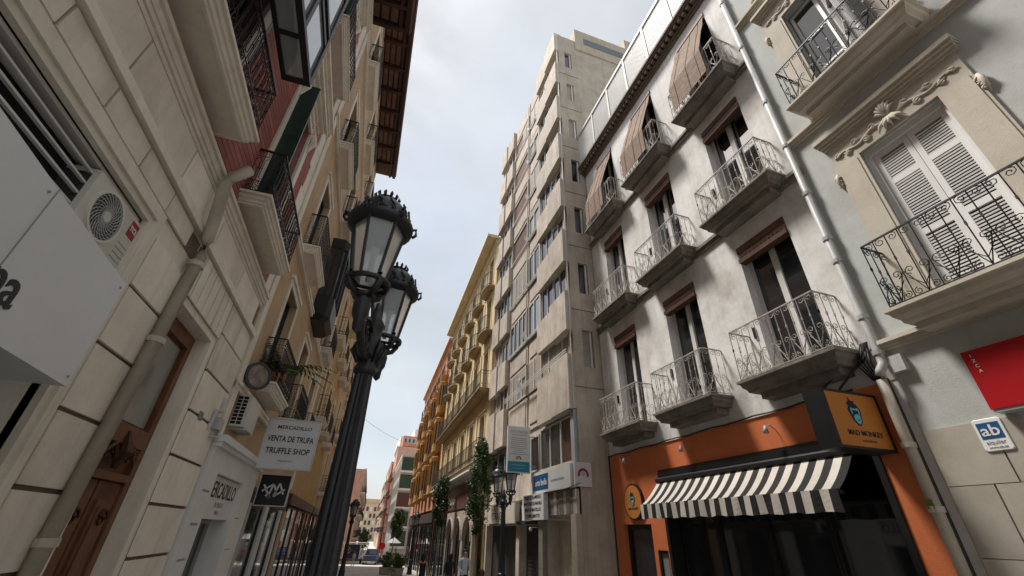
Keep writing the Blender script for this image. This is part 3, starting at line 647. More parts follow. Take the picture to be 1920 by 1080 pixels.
arch(s, (.17, -1.4135, .27), .15, (0, 0, 0))
s = thing('hanging_sign', 'tall white notice sign with teal foot hung from concrete building', 'sign', (4.62, 13.3, 3.24))
obj('panel', mesh('panel', MB().box(-.38, .38, 0, .10, 0, 1.40), whitep), s); obj('footer', mesh('footer', MB().box(-.36, .36, -.004, -.001, .03, .33), teal), s)
text('lettering', 'orto bedia', .14, inkblue, s, (0, -.004, 1.24), FACE_CAM); text('lettering', 'clinica de ortodoncia', .06, inkgrey, s, (0, -.004, 1.14), FACE_CAM)
mb = MB(); R_ = random.Random(5)
for k in range(9):
    hw = R_.uniform(.16, .30); mb.box(-hw, hw, -.004, -.001, 1.02-k*.06, 1.035-k*.06)
obj('text_lines', mesh('text_lines', mb, inkgrey), s); arch(s, (0, -.003, .41), .085, (0, 0, 0))
mb = MB(); mb.box(-.25, .25, -.008, -.005, .22, .24); mb.box(-.2, .2, -.008, -.005, .12, .135); obj('text_lines', mesh('text_lines', mb, inkblue), s)
for z in (.2, 1.1): obj('bracket', mesh('bracket', MB().box(.38, .80, .03, .06, z, z+.03), greyf), s)
s = thing('shop_sign', 'white sign listing four lines of dark capitals under concrete balcony', 'sign', (5.03, 12.8, 1.96))
obj('panel', mesh('panel', MB(-1).box(.0, .14, -.86, .86, 0, .66), whitep), s)
for k, tline in enumerate(('TRAJES DE FLAMENCA', 'MANTONES DE MANILA', 'PEINETAS MANTILLAS', 'Y COMPLEMENTOS')): text('lettering', tline, .125, ink, s, (-.1425, 0, .575-.16*k), FACE_L, sx=1.08, bold=.002)
s = thing('shop_sign', 'long cream sign with red and dark letters behind the far lamp', 'sign', (5.03, 16.3, 1.90))
obj('panel', mesh('panel', MB(-1).box(-.05, .10, -1.85, 1.9, 0, .60), mat('cream_sign', (.60, .55, .46), rough=.5, var=.1)), s)
text('lettering', 'I', .5, inkred, s, (-.1025, 1.5, .29), FACE_L); text('lettering', 'TRAJES', .34, ink, s, (-.1025, .1, .22), FACE_L, sx=1.2); text('lettering', 'taller', .2, inkgrey, s, (-.1025, .6, .47), FACE_L)
tag(obj('security_camera', mesh('security_camera', MB(-1).lathe([(.03, .06), (.05, .03), (.05, 0), (.03, -.03), (.005, -.04)], (.12, 0), 10).box(-.1, .13, -.015, .015, .05, .075), whitep), None, (5.03, 13.0, 1.72)), 'small white dome camera beside the dark roller shutter', 'camera')
mb = MB(-1); mb.tube([(.06, 12.9-11, 2.60), (.10, 12.2-11, 2.585), (.09, 11.6-11, 2.61), (.07, 10.9-11, 2.615), (.08, 10.2-11, 2.60)], .018, 5); mb.tube([(.07, 12.6-11, 2.58), (.10, 11.9-11, 2.62), (.07, 11.2-11, 2.59), (.09, 10.4-11, 2.63), (.02, 9.9-11, 2.7)], .012, 5)
tag(obj('cable_bundle', mesh('cable_bundle', mb, black), None, (5.03, 11, 0)), 'dark sagging cables under the white fascia sign', 'cable')

# ------------------------------------------------------------------ generic town house
def house(label, side, X, y0, y1, ztop, wallm, floors, bays, ww, wh, rot=0, trim=None, bal=None, style='simple', imat=None, eave=.5, eavem=None, group=None, D=.4, shut=None, glazed=True, plin=None, gf=3.0, mir=(), mirm=None, prof=PROF_L, pil=False, cap=True, slabm=None):
    b = Bld('town_house', label, 'building', side, X, y0, rot, group); trim = trim or creamt
    holes = [(c-ww/2, c+ww/2, z, z+wh) for z in floors for c in bays]
    mb = b.mb(); facade(mb, y0, y1, gf, ztop, holes, .22); shell(mb, y0, y1, ground(y1)-1, ztop, 8); b.part('wall', mb, wallm)
    for fi, z in enumerate(floors):
        for bi, c in enumerate(bays):
            a, b_ = c-ww/2, c+ww/2
            ismir = (fi, bi) in mir
            if not ismir:
                b.window(a, b_, z, z+wh, -.17, greensh if shut else whitef, glass, leaves=2, fr=.05)
                mb = b.mb(); mb.box(-.01, .03, a-.12, a, z, z+wh+.12); mb.box(-.01, .03, b_, b_+.12, z, z+wh+.12); mb.box(-.01, .03, a, b_, z+wh, z+wh+.12); mb.box(-.01, .07, a-.16, b_+.16, z+wh+.12, z+wh+.20)
                b.part('window_surround', mb, trim)
            else:   # glazed bay
                mb = b.mb(); o1 = D+.12; hw = ww/2+.25
                fr = [(-.02, c-hw), (o1*.75, c-hw), (o1, c-hw+.2), (o1, c+hw-.2), (o1*.75, c+hw), (-.02, c+hw)]
                ring = lambda zz, k=0: [(o+(k if o > 0 else 0), s_+(k if s_ > c else -k), zz) for o, s_ in fr]
                mb.loft([ring(z-.35, -.12), ring(z-.2, 0), ring(z+.42, 0)]); mb.loft([ring(z+wh-.05, .02), ring(z+wh+.25, .04), ring(z+wh+.3, 0)])
                for o, s_ in fr[1:-1]+[(o1, c), (o1*.4, c-hw), (o1*.4, c+hw)]: mb.box(o-.035, o+.035, s_-.03, s_+.03, z+.42, z+wh-.05)
                bay = b.part('bay_window', mb, mirm or ochre)
                mb = b.mb(); mb.loft([[(o-.015 if o > 0 else o, s_*1.0+(.02 if s_ < c else -.02), zz) for o, s_ in fr] for zz in (z+.42, z+wh-.05)]); b.part('pane', mb, glass, bay)
            if bal and bal[fi] == 'ind' and not ismir: b.balcony(c-ww/2-.32, c+ww/2+.32, z-.03, D, .85, style, imat or iron, slabm or trim, prof)
            if bal and bal[fi] == 'bow' and not ismir:
                mb = b.mb(); n = 8; rr = ww/2+.42; pts = [(-.02, c-rr)]+[(D*(.45+.55*sin(pi*k/n)), c-rr*cos(pi*k/n)) for k in range(n+1)]+[(-.02, c+rr)]
                mb.loft([[(o*.75, c+(s_-c)*.8, z-.22) for o, s_ in pts], [(o, s_, z-.08) for o, s_ in pts], [(o, s_, z-.02) for o, s_ in pts]]); sl = b.part('balcony', mb, slabm or trim)
                mb = b.mb(); pr = [(D*(.45+.55*sin(pi*k/(n*2)))-.03, c-(rr-.03)*cos(pi*k/(n*2))) for k in range(n*2+1)]
                for zz in (.06, .8): mb.tube([(o, s_, z+zz) for o, s_ in pr], .018, 4)
                for o, s_ in pr: mb.tube([(o, s_, z), (o, s_, z+.8)], .014, 3)
                b.part('railing', mb, imat or iron, sl)
        if bal and bal[fi] == 'cont': b.balcony(y0+.15, y1-.15, z-.03, D, .85, style, imat or iron, slabm or trim, prof)
        if pil:
            for bi, c in enumerate(list(bays)[:-1]):
                d = (bays[bi+1]+c)/2; b.box('pilaster', trim, -.01, .05, d-.14, d+.14, z, z+wh+.25)
    if cap:
        mb = b.mb(); 
        for o, dz0, dz1 in ((.06, -.45, -.3), (.12, -.3, -.22), (eave*.7, -.10, -.04), (eave, -.04, .10)): mb.box(-.02, o, y0+.003, y1-.003, ztop+dz0, ztop+dz1)
        b.part('cornice', mb, eavem or trim)
    return b
ROT = -.0301
def along(y, X0=5.03, Y0=18.8, t=.0301): return X0+t*(y-Y0)
iron2 = mat('far_iron', (.05, .045, .04), rough=.6, var=0, bump=0)
yb_ = house('yellow ochre town house with rows of small curved balconies', -1, along(18.75), 18.75, 33.85, 16.5, yellow, (4.35, 7.6, 10.75, 13.45), [20.0+2.5*i for i in range(6)], 1.0, 2.15, ROT, trim=mat('pale_yellow_trim', (.78, .66, .45), var=.12, streak=.3), bal=('cont', 'cont', 'bow', 'bow'), style='mid', imat=iron2, eave=.65, D=.5, pil=True, slabm=mat('balcony_stucco', (.50, .38, .22), streak=.5, var=.2))
ob = house('orange town house with ochre glazed bay windows beyond the yellow one', -1, along(33.95), 33.95, 55, 16.3, farorange, (4.2, 7.2, 10.2, 13.2), [35.3+2.75*i for i in range(7)], 1.05, 2.1, ROT, bal=('ind', 'ind', 'ind', 'ind'), style='mid', imat=iron2, eave=.35, D=.45, mir={(f, i) for f in (0, 1, 2) for i in (0, 2, 4, 6)}, mirm=ochre, trim=mat('orange_trim', (.62, .38, .22), var=.12))
# yellow house ground floor: arched stone shopfront and brown sign band
def arched(b, s0, s1, n, ztop, mt_):
    mb = b.mb(); wd = (s1-s0)/n; wn = []
    for i in range(n):
        a, c = s0+i*wd, s0+(i+1)*wd; l, r = a+.28, c-.28; rr = (r-l)/2; zs = ztop-.35-rr; zc = (l+r)/2
        mb.box(-.15, .06, a, l, -2.2, zs); mb.box(-.15, .06, r, c, -2.2, zs)
        for sg in (-1, 1):
            arc = [(zc+sg*rr*cos(pi/2*k/8), zs+rr*sin(pi/2*k/8)) for k in range(9)]
            e = a if sg < 0 else c
            mb.prism([(e, zs)]+arc+[(zc, ztop), (e, ztop)], -.15, .06, axis='x')
        mb.tube([(.07, zc+rr*cos(pi*k/14)*1.06, zs+rr*sin(pi*k/14)*1.06) for k in range(15)], .05, 5)
        wn.append((l-.02, r+.02, zs+rr))
    b.part('arcade', mb, mt_)
    for l, r, zt in wn: b.window(l, r, -1.4, zt, -.10, greensh, glass, leaves=2, fr=.05, transom=.68, name='shop_window')
arched(yb_, 20.4, 27.7, 3, 2.55, mat('arcade_stone', (.48, .40, .33), var=.15, streak=.4))
yb_.box('sign_band', brownsign, -.02, .10, 20.3, 27.8, 2.62, 3.75); yb_.box('terrace_edge', whiteb, .0, .52, 18.9, 33.7, 4.00, 4.08)
for i, ch in enumerate('PLUS'): text('letter', ch, .62, whitep, yb_.root, yb_.loc(.105, 27.3-.55*i, 3.1), FACE_L, bold=.01)
for i, ch in enumerate('POWER'): text('letter', ch, .7, mat('dull_red', (.20, .07, .06), var=.1), yb_.root, yb_.loc(.105, 24.7-.72*i, 3.08), FACE_L)
for k in range(7): yb_.box('lamp_head', whitep, .1, .3, 21+k*1.0, 21.14+k*1.0, 3.82, 3.96)
for a, b_ in ((27.9, 29.6), (29.9, 31.6), (31.8, 33.5)): yb_.window(a, b_, -1.5, 2.3, .01, greensh, glass, leaves=2, name='shop_window')
for i in range(6): ob.window(34.4+i*3.3, 37.3+i*3.3, -1.9, 2.0, .01, black, glass, leaves=2, name='shop_window')
ob.box('shop_fascia', darkgrey, .0, .12, 34.2, 54.5, 2.15, 2.8)

# ------------------------------------------------------------------ far right row beyond the cross street
gb = house('grey glass fronted block with green blinds beyond the cross street', -1, 5.15, 66, 84, 11.0, mat('grey_render', (.44, .45, .43), var=.1), (1.2, 3.6, 6.0, 8.4), [67.5+2.4*i for i in range(7)], 1.5, 1.5, ROT, bal=None, eave=.1, gf=-3)
for k in range(5):
    z = -.2+k*2.3
    gb.box('green_blind' if k != 2 else 'blind', mat('green_blind', (.05, .09, .05), var=.2) if k != 2 else brownsign, -1.9, -.1, 65.90, 65.98, z, z+1.75)
    gb.box('slab_edge', whiteb, -1.95, -.02, 65.85, 65.99, z-.28, z-.02)
rest = [(-1, 85, 97, 15.2, palepink, 'salmon block with stacked red balconies on far right', 5.6), (-1, 97.2, 112, 14.0, farred, 'dark red block behind the salmon one on far right', 5.7),
        (-1, 112.2, 132, 14.2, beige, 'beige block with many balconies far down right side', 6.1), (-1, 132.2, 160, 13.0, palepink, 'pale pink block farthest down the right side', 6.6)]
for sd_, a, b_, zt, m_, lab, X_ in rest:
    h = house(lab, sd_, X_, a, b_, zt, m_, [1.2+2.9*i for i in range(int((zt-1.5)/2.9))], [a+1.6+2.6*i for i in range(int((b_-a-1.2)/2.6))], 1.3, 1.8, ROT, bal=['ind']*5, style='simple', imat=iron2, eave=.25, D=.6, gf=-3, prof=PROF_S, slabm=farred if m_ is palepink else None)
th = Bld('tower_house', 'white roof top block with small windows rising behind the far right row', 'building', -1, 8.6, 88); mb = th.mb(); mb.box(-8, 2.6, 88, 100, -3, 17.6); mb.box(-6, .0, 88.4, 97, 17.6, 19.2); th.part('wall', mb, whiteb)
for i in range(3): 
    mb = th.mb(); mb.box(.3+i*.75, .75+i*.75, 87.96, 88.0, 15.9, 16.7); th.part('window', mb, glass)
mb = th.mb(); mb.box(-1.6, -1.1, 88.36, 88.4, 18.1, 18.8); th.part('window', mb, glass)
ph = Bld('terrace_house', 'orange penthouse with a row of white windows on far right', 'building', -1, 6.2, 85.2); mb = ph.mb(); mb.box(-3.4, -.1, 85.2, 92, 15.31, 17.2); ph.part('wall', mb, farorange)
for i in range(4):
    mb = ph.mb(); mb.box(-3.1+i*.75, -2.5+i*.75, 85.16, 85.2, 15.9, 16.8); wq = ph.part('window', mb, whitep); mb = ph.mb(); mb.box(-3.03+i*.75, -2.57+i*.75, 85.13, 85.16, 15.97, 16.73); ph.part('pane', mb, glass, wq)
house('pinkish block at the corner beyond the cross street on the left', 1, .25, 66, 112, 8.8, palepink, [.6+2.7*i for i in range(3)], [67.5+2.9*i for i in range(15)], 1.3, 1.8, ROT, bal=['ind']*4, style='simple', imat=iron2, eave=.3, D=.6, gf=-3, prof=PROF_S)
cl = Bld('apartment_building', 'sand coloured block closing the far end of the street', 'building', -1, 9.0, 190); mb = cl.mb(); mb.box(-12, 12, 190, 205, -4, 10.2); mb.box(-10, 8, 192, 205, 10.2, 12); cl.part('wall', mb, beige)
for i in range(14):
    for j in range(5):
        mb = cl.mb(); mb.box(-9+i*1.45, -8.2+i*1.45, 189.9, 190, -1.5+j*2.3, -.1+j*2.3); cl.part('window', mb, darkgrey if (i+j) % 3 else whitef)
# ------------------------------------------------------------------ left: cream rusticated building (nearest)
lb = Bld('cream_building', 'cream stone building with grooved ground floor and pink brick upper storeys at left', 'building', 1, XL, 3.0)
cols = [(2.42, 3.56), (5.35, 6.49)]
uh = [(a, b_, z0, z1) for a, b_ in cols+[(-.8, .4), (-4, -2.8)] for z0, z1 in ((5.40, 8.2), (9.9, 12.3))]
mb = lb.mb(); facade(mb, -12, 7.47, -1, 4.9, [(.2, 3.68, -.9, 3.84), (4.85, 6.10, -.9, 3.67)], .30); shell(mb, -12, 7.47, -1, 14.3, 8, o=0.0)
lb.part('ground_floor_wall', mb, cream)
mb = lb.mb(); facade(mb, -12, 7.47, 4.9, 14.3, uh, .25); lb.part('upper_wall', mb, mat('pink_plaster', (.42, .17, .14), var=.14, streak=.3))
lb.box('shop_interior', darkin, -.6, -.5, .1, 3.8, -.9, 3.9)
# stone courses: blocks standing proud of dark joints
CZ = [.22+.52*k for k in range(8)]
for y0, y1 in ((3.93, 4.70), (6.24, 7.44)):
    lb.box('joint_backing', joint, .002, .006, y0, y1, -.2, 3.85)
    for za, zb_ in zip([-.3]+CZ, CZ): lb.box('ashlar_block', cream, .006, .034, y0+.002, y1-.002, za+.018, min(zb_, 3.86)-.018)
def course(z0, z1, y0, y1, wd, off=0):
    lb.box('joint_backing', joint, .002, .006, y0, y1, z0, z1); y = y1-off
    while y > y0+.05:
        ya = max(y-wd, y0); lb.box('ashlar_block', cream, .006, .030, ya+.012, y-.012, z0+.003, z1-.003); y = ya
course(4.075, 4.30, -3, 4.72, .58, .30); course(3.76, 4.30, 4.75, 6.2, .205); course(3.87, 4.30, 6.24, 7.44, .6); course(4.46, 4.84, -3, 7.44, 1.15, .2)
mb = lb.mb(); mb.box(-.01, .075, -12, 7.50, 4.32, 4.40); mb.box(-.01, .05, -12, 7.48, 4.40, 4.44); lb.part('string_course', mb, creamt)
mb = lb.mb()
for o, z0, z1 in ((.025, 4.86, 4.91), (.045, 4.91, 4.96), (.06, 4.96, 5.04), (.09, 5.04, 5.09)): mb.box(-.01, o, -12, 7.46+o*.3, z0, z1)
lb.part('cornice', mb, creamt)
# stepped frame of the shop opening
mb = lb.mb()
for o, a in ((.05, .06), (.075, .12), (.05, .20)): 
    mb.box(-.05, o, 3.68+a-.06, 3.68+a, -.9, 3.84+a); mb.box(-.05, o, .2, 3.68+a-.06, 3.84+a-.06, 3.84+a)
lb.part('opening_frame', mb, creamt)
# ventilation grille of separate horizontal slats
gr = lb.box('grille_backing', darkin, -.20, -.18, .2, 3.67, 2.9, 3.83)
for k in range(9): lb.box('grille_slat', whitef, -.045, -.02, .2, 3.62, 2.98+k*.094, 2.996+k*.094)
lb.box('grille_frame', whitef, -.08, -.01, 3.63, 3.675, 2.9, 3.80); lb.box('grille_frame', whitef, -.08, -.01, .2, 3.675, 3.805, 3.835)
# wooden door
mb = lb.mb(); mb.box(-0.320, -0.240, 4.86, 6.09, -.6, 3.66)
dr = lb.part('door', mb, brownwood)
mb = lb.mb()
for y0, y1 in ((4.86, 4.98), (5.97, 6.09)): mb.box(-0.240, -0.180, y0, y1, -.6, 3.66)
mb.box(-0.240, -0.180, 4.98, 5.97, 3.50, 3.66); mb.box(-0.240, -0.150, 4.98, 5.97, 2.28, 2.46); mb.box(-0.240, -0.160, 4.98, 5.97, 1.95, 2.02); lb.part('door_frame', mb, brownwood, dr)
lb.box('transom_pane', glassl, -0.240, -0.230, 5.02, 5.93, 2.50, 3.46)
for y0, y1 in ((4.99, 5.46), (5.49, 5.96)):
    mb = lb.mb(); mb.box(-0.240, -0.205, y0, y1, -.6, 1.94); lb.part('door_leaf', mb, brownwood, dr)
    for z0, z1 in ((-.4, .5), (.62, 1.78)):
        mb = lb.mb(); mb.box(-0.205, -0.180, y0+.08, y1-.08, z0, z1); mb.box(-0.180, -0.165, y0+.13, y1-.13, z0+.06, z1-.06); lb.part('door_panel', mb, brownwood, dr)
mb = lb.mb()
for f in (-1, 1):
    for k in range(4): mb.tube([(-0.150, 5.475+f*(.06+.09*k)+p, 2.16+.05*(k % 2)+q) for p, q in spiral(0, 0, .055, 0, 1.3, 8, f)], .016, 4)
    mb.tube([(-0.150, 5.475, 2.12), (-0.130, 5.475+f*.2, 2.26), (-0.150, 5.475+f*.4, 2.10)], [.03, .025, .01], 5)
mb.tube([(-0.150, 5.475, 2.05), (-0.100, 5.475, 2.2), (-0.150, 5.475, 2.40)], [.03, .07, .02], 6); lb.part('door_carving', mb, mat('dark_wood', (.085, .035, .018), rough=.5, var=.2), dr)
for y in (5.2, 5.73): 
    mb = lb.mb(); mb.tube([(-0.150, y+p, 1.62+q) for p, q in spiral(0, 0, .09, 0, 1.4, 10)], .014, 4); lb.part('door_carving', mb, MATS['dark_wood'], dr)
# upper storeys: brick courses, quoins, windows, balconies
for y0, y1 in ((3.72, 5.18), (6.68, 7.18)):
    for k in range(34): lb.box('brick_course', pink, .001, .022, y0, y1, 5.12+k*.098, 5.12+k*.098+.086)
for k in range(16): lb.box('quoin', creamt, .001, .035, 7.18-(.10 if k % 2 else 0), 7.462, 5.12+k*.575, 5.12+k*.575+.555)
for z in (9.2, 13.6):
    mb = lb.mb()
    for o, dz in ((.05, 0), (.10, .07), (.16, .14)): mb.box(-.01, o, -12, 7.468, z+dz, z+dz+.08)
    lb.part('string_course', mb, creamt)
for a, b_ in cols+[(-.8, .4)]:
    for z0, z1 in ((5.40, 8.2), (9.9, 12.3)):
        lb.window(a, b_, z0, z1, -.2, greensh, glass, leaves=2, fr=.06)
        mb = lb.mb(); mb.box(-.01, .05, a-.16, a, z0, z1+.3); mb.box(-.01, .05, b_, b_+.16, z0, z1+.3); mb.box(-.01, .05, a, b_, z1, z1+.3)
        for o, dz in ((.09, .3), (.16, .36), (.22, .42)): mb.box(-.01, o, a-.2-o*.4, b_+.2+o*.4, z1+dz, z1+dz+.06)
        for f, y in ((-1, a-.08), (1, b_+.08)): mb.tube([(.05, y+p, z1+.12+q) for q, p in spiral(0, 0, .10, 0, 1.4, 9, f)], .035, 5); mb.tube([(.06, y, z1+.1), (.12, y, z1-.15), (.05, y, z1-.4)], [.05, .06, .02], 5)
        for k in range(9): mb.tube([(.06, a+.1+k*(b_-a-.2)/8+p, z1+.14+q) for p, q in spiral(0, 0, .07, k, 1.2, 6)], .025, 4)
        lb.part('window_surround', mb, creamt)
        if b_ > 1:
            lf = lb.part('shutter', lb.mb().box(.02, .30, a-.03, a+.01, z0+.05, z1-.06).box(.05, .27, a-.036, a-.03, z0+.2, (z0+z1)/2-.06).box(.05, .27, a-.036, a-.03, (z0+z1)/2+.06, z1-.2), greensh)
for a, b_, z in ((1.95, 3.98, 5.37), (4.95, 6.90, 5.37), (4.95, 6.80, 9.86), (1.95, 3.98, 9.86), (-1.2, .8, 5.37), (-1.2, .8, 9.86)):
    lb.balcony(a, b_, z, .38, .76, 'dense', iron, creamt, PROF_L)
# glazed black bay above the near balcony
my0, my1, mo0, mo1, mz0, mz1 = 1.3, 3.77, .42, .74, 6.2, 8.9
mb = lb.mb()
mb.box(mo1-.07, mo1, my0, my1, mz0, mz0+.07); mb.box(mo0, mo0+.05, my0, my1, mz0, mz0+.06); mb.box(mo0+.05, mo1-.07, my1-.07, my1, mz0, mz0+.06); mb.box(mo0+.05, mo1-.07, 3.14, 3.19, mz0, mz0+.06); mb.box(mo0+.05, mo1-.07, 2.2, 2.26, mz0, mz0+.06)
for y in (my1-.07, 3.0, 2.2, my0): mb.box(mo1-.06, mo1, y, y+.07, mz0+.07, mz1)
for z in (6.95, 7.15, 8.1, mz1-.08): mb.box(mo1-.055, mo1-.004, my0, my1, z, z+.07)
mb.box(-.02, mo1, my0, my1, mz1, mz1+.10); mb.box(0, .05, my1-.06, my1, 6.3, mz1); mb.box(0, mo1-.06, my1-.06, my1-.01, 7.3, 7.36)
by = lb.part('glazed_bay', mb, black)
for y0, y1 in ((3.19, my1-.07), (2.26, 3.14), (my0, 2.2)):
    mb = lb.mb(); mb.box(mo0+.05, mo1-.07, y0, y1, mz0+.02, mz0+.03); lb.part('pane', mb, mirg, by)
for y0, y1 in ((3.07, my1-.07), (2.27, 3.0), (my0+.07, 2.2)):
    for z0, z1 in ((6.27, 6.95), (7.22, 8.1), (8.17, mz1-.08)):
        mb = lb.mb(); mb.box(mo1-.035, mo1-.028, y0, y1, z0, z1); lb.part('pane', mb, mirg, by)
def eave(b, y0, y1, z, o1, step, pm):
    mb = b.mb(); mb.box(-.3, o1, y0, y1, z, z+.06); e = b.part('eave', mb, eavew)
    mb = b.mb(); mb.box(o1-.12, o1+.02, y0, y1, z-.10, z+.10); mb.box(o1-.30, o1-.20, y0, y1, z-.09, z-.001); b.part('fascia', mb, eavew, e)
    y = y0+.15; n = 0
    while y < y1-.1:
        mb = b.mb(); mb.prism([(0, z-.001), (0, z-.22), (o1*.5, z-.20), (o1-.13, z-.11), (o1-.13, z-.001)], y, y+.10); b.part('rafter', mb, eavew, e)
        if pm and y+step < y1:
            for k in range(3):
                w_ = (o1-.34)/3; mb = b.mb(); mb.box(.03+k*w_+.03, .03+(k+1)*w_-.03, y+.14, y+step-.06, z-.035, z-.002); b.part('soffit_panel', mb, pm, e)
        y += step
    mb = b.mb(); mb.prism([(-.5, z+.06), (o1+.05, z+.06), (o1+.05, z+.12), (-.5, z+.5)], y0, y1); b.part('roof_tiles', mb, mat('roof_tile', (.30, .13, .08), var=.3), e)
eave(lb, -12, 7.52, 14.3, 1.12, .62, eavep)
# things fixed to it
pipe('downpipe', 'cream drainpipe with bends beside the brown wooden door', [(-1.93, 4.40, 5.24), (-2.03, 4.32, 5.02), (-2.06, 4.32, 4.92), (-2.06, 4.47, 4.45), (-2.08, 4.56, 4.28), (-2.11, 4.65, 4.12), (-2.11, 4.40, ground(4.4)+.01)], .062, creampipe, [(-2.11, 4.40+.061*z, z) for z in (4.0, 3.1, 1.45, .7)], (-2.11, 4.40, .05))
t = thing('shop_sign', 'large blank pale metal sign box jutting out at far left', 'sign', (-1.76, 3.15, 2.28), radians(5.5))
mb = MB(); mb.box(-.42, 0, -3.4, 0, 0, .71); obj('box', mesh('box', mb, panelw), t)
mb = MB(); mb.box(-.425, .004, -1.008, -1.003, -.002, .712); obj('panel_seam', mesh('panel_seam', mb, inkgrey), t)
text('lettering', 'na', .26, ink, t, (.003, -.80, .22), FACE_R, align='RIGHT', bold=.004)
for y, z in ((-.05, .66), (-.05, .05), (-1.05, .66), (-1.05, .05)): obj('screw', mesh('screw', MB().tube([(0, y, z), (.006, y, z)], .008, 6), inkgrey), t)
ac = thing('air_conditioner', 'white air conditioner with round fan wedged under the grille', 'air conditioner', (-2.22, 3.36, 3.34))
mb = MB(); mb.box(-.28, .04, -.355, .355, 0, .44); obj('casing', mesh('casing', mb, mat('ac_white', (.60, .58, .53), rough=.45, var=.06, bump=0)), ac)
def ring(n, r0, r1, x0, x1): 
    mb = MB()
    for i in range(n):
        a0, a1 = 2*pi*i/n, 2*pi*(i+1)/n
        mb.loft([[(x, cos(a)*r, sin(a)*r) for r, x in ((r0, x0), (r1, x0), (r1, x1), (r0, x1))] for a in (a0, a1)], cap=False)
    return mb
fc = (.0, -.09, .22)
obj('fan_well', mesh('fan_well', MB().loft([[(x, cos(2*pi*i/32)*.185, sin(2*pi*i/32)*.185) for i in range(32)] for x in (.0405, .043)]), darkgrey), ac, fc)
obj('fan_ring', mesh('fan_ring', ring(36, .180, .20, .036, .056), MATS['ac_white']), ac, fc)
mb = MB()
for i in range(26):
    a = 2*pi*i/26; mb.tube([(.052, cos(a+.9*f)*(.045+.14*f), sin(a+.9*f)*(.045+.14*f)) for f in (0, .25, .5, .75, 1)], .0032, 4)
for r in (.08, .11, .14, .165): mb.tube([(.050, cos(2*pi*k/30)*r, sin(2*pi*k/30)*r) for k in range(31)], .0018, 3, cap=False)
obj('fan_guard', mesh('fan_guard', mb, greyf), ac, fc); obj('hub', mesh('hub', MB().loft([[(x, cos(2*pi*i/16)*r, sin(2*pi*i/16)*r) for i in range(16)] for x, r in ((.045, .045), (.058, .04))]), MATS['ac_white']), ac, fc)
obj('badge', mesh('badge', MB().box(.041, .044, .20, .31, .27, .41), inkred), ac); text('lettering', 'TCL', .06, whitep, ac, (.0455, .255, .34), FACE_R, bold=.002)
for k in range(4): obj('vent_slot', mesh('vent_slot', MB().box(.0405, .042, .17, .32, .04+.045*k, .048+.045*k), inkgrey), ac)
obj('end_grille', mesh('end_grille', MB().box(-.24, .0, -.358, -.3555, .06, .40), darkgrey), ac)
ac = thing('air_conditioner', 'white air conditioner with dark grid on the wall above the white shop', 'air conditioner', (-2.10, 8.38, 2.98))
obj('casing', mesh('casing', MB().box(-.09, .13, -.37, .37, 0, .5), MATS['ac_white']), ac); obj('bracket', mesh('bracket', MB().box(-.1, .15, -.3, -.26, -.04, -.002).box(-.1, .15, .26, .3, -.04, -.002), greyf), ac)
for r_ in range(8):
    for c_ in range(2): obj('grid_cell', mesh('grid_cell', MB().box(-.08+.085*c_, -.01+.085*c_, -.374, -.3705, .035+.057*r_, .08+.057*r_), darkin), ac)
t = thing('round_sign', 'round dark rimmed disc hung from an iron bracket on the cream wall', 'sign', (-1.99, 7.92, 3.80), radians(-42))
rg = ring(32, .19, .235, -.025, .025); obj('rim', mesh('rim', rg, mat('rim_dark', (.045, .05, .052), rough=.5)), t)
obj('disc', mesh('disc', MB().loft([[(x, cos(2*pi*i/28)*.195, sin(2*pi*i/28)*.195) for i in range(28)] for x in (-.012, .012)]), mat('aged_disc', (.26, .22, .18), var=.4, scale=6, rough=.4)), t)
obj('bracket', mesh('bracket', MB().tube([(0, 0, .23), (.02, .0, .34), (0, .0, .46)], [.015, .03, .008], 6).tube([(0, 0, .30), (-.1, .08, .32), (-.22, .2, .30)], .012, 5), iron), t)
t = thing('junction_box', 'grey cable box with bent conduit beside the white shopfront', 'box', (-2.16, 7.30, 2.78))
obj('conduit', mesh('conduit', MB().tube([(.0, -.25, -.05), (.03, -.25, .22), (.03, -.02, .26), (.0, .0, .45)], .03, 8).tube([(.0, -.1, -.1), (.05, .12, -.08), (.0, .18, .2)], .022, 6), pvc), t); obj('case', mesh('case', MB().box(-.02, .08, -.12, .1, .0, .16), pvc), t)
tag(obj('wall_plate', mesh('wall_plate', MB().box(0, .012, -.07, .07, -.05, .05), mat('verdigris', (.22, .27, .22), var=.2)), None, (-2.165, 6.62, 2.83)), 'small greenish plate beside the wooden door', 'plate')

# ------------------------------------------------------------------ left: tan house and the ones behind it
tb = house('tan house with white trimmed balconies and brown timber eave', 1, XL, 7.5, 17.1, 17.5, tan, (3.93, 7.03, 10.38, 14.03), [9.42, 12.58, 15.75], 1.12, 2.15, trim=creamt, bal=('ind', 'ind', 'ind', 'ind'), style='dense', D=.37, shut=True, cap=False, gf=2.3, mir={(1, 1)}, mirm=black)
eave(tb, 7.54, 17.1, 17.5, .98, 1.05, eavep)
for z in (3.5, 6.75, 10.1, 13.75): 
    mb = tb.mb(); mb.box(-.01, .06, 7.52, 17.09, z-.02, z+.05); mb.box(-.01, .09, 7.52, 17.09, z+.05, z+.10); tb.part('string_course', mb, creamt)
for y in (7.52, 16.83): tb.box('corner_strip', creamt, .001, .05, y, y+.25, 2.7, 17.3)
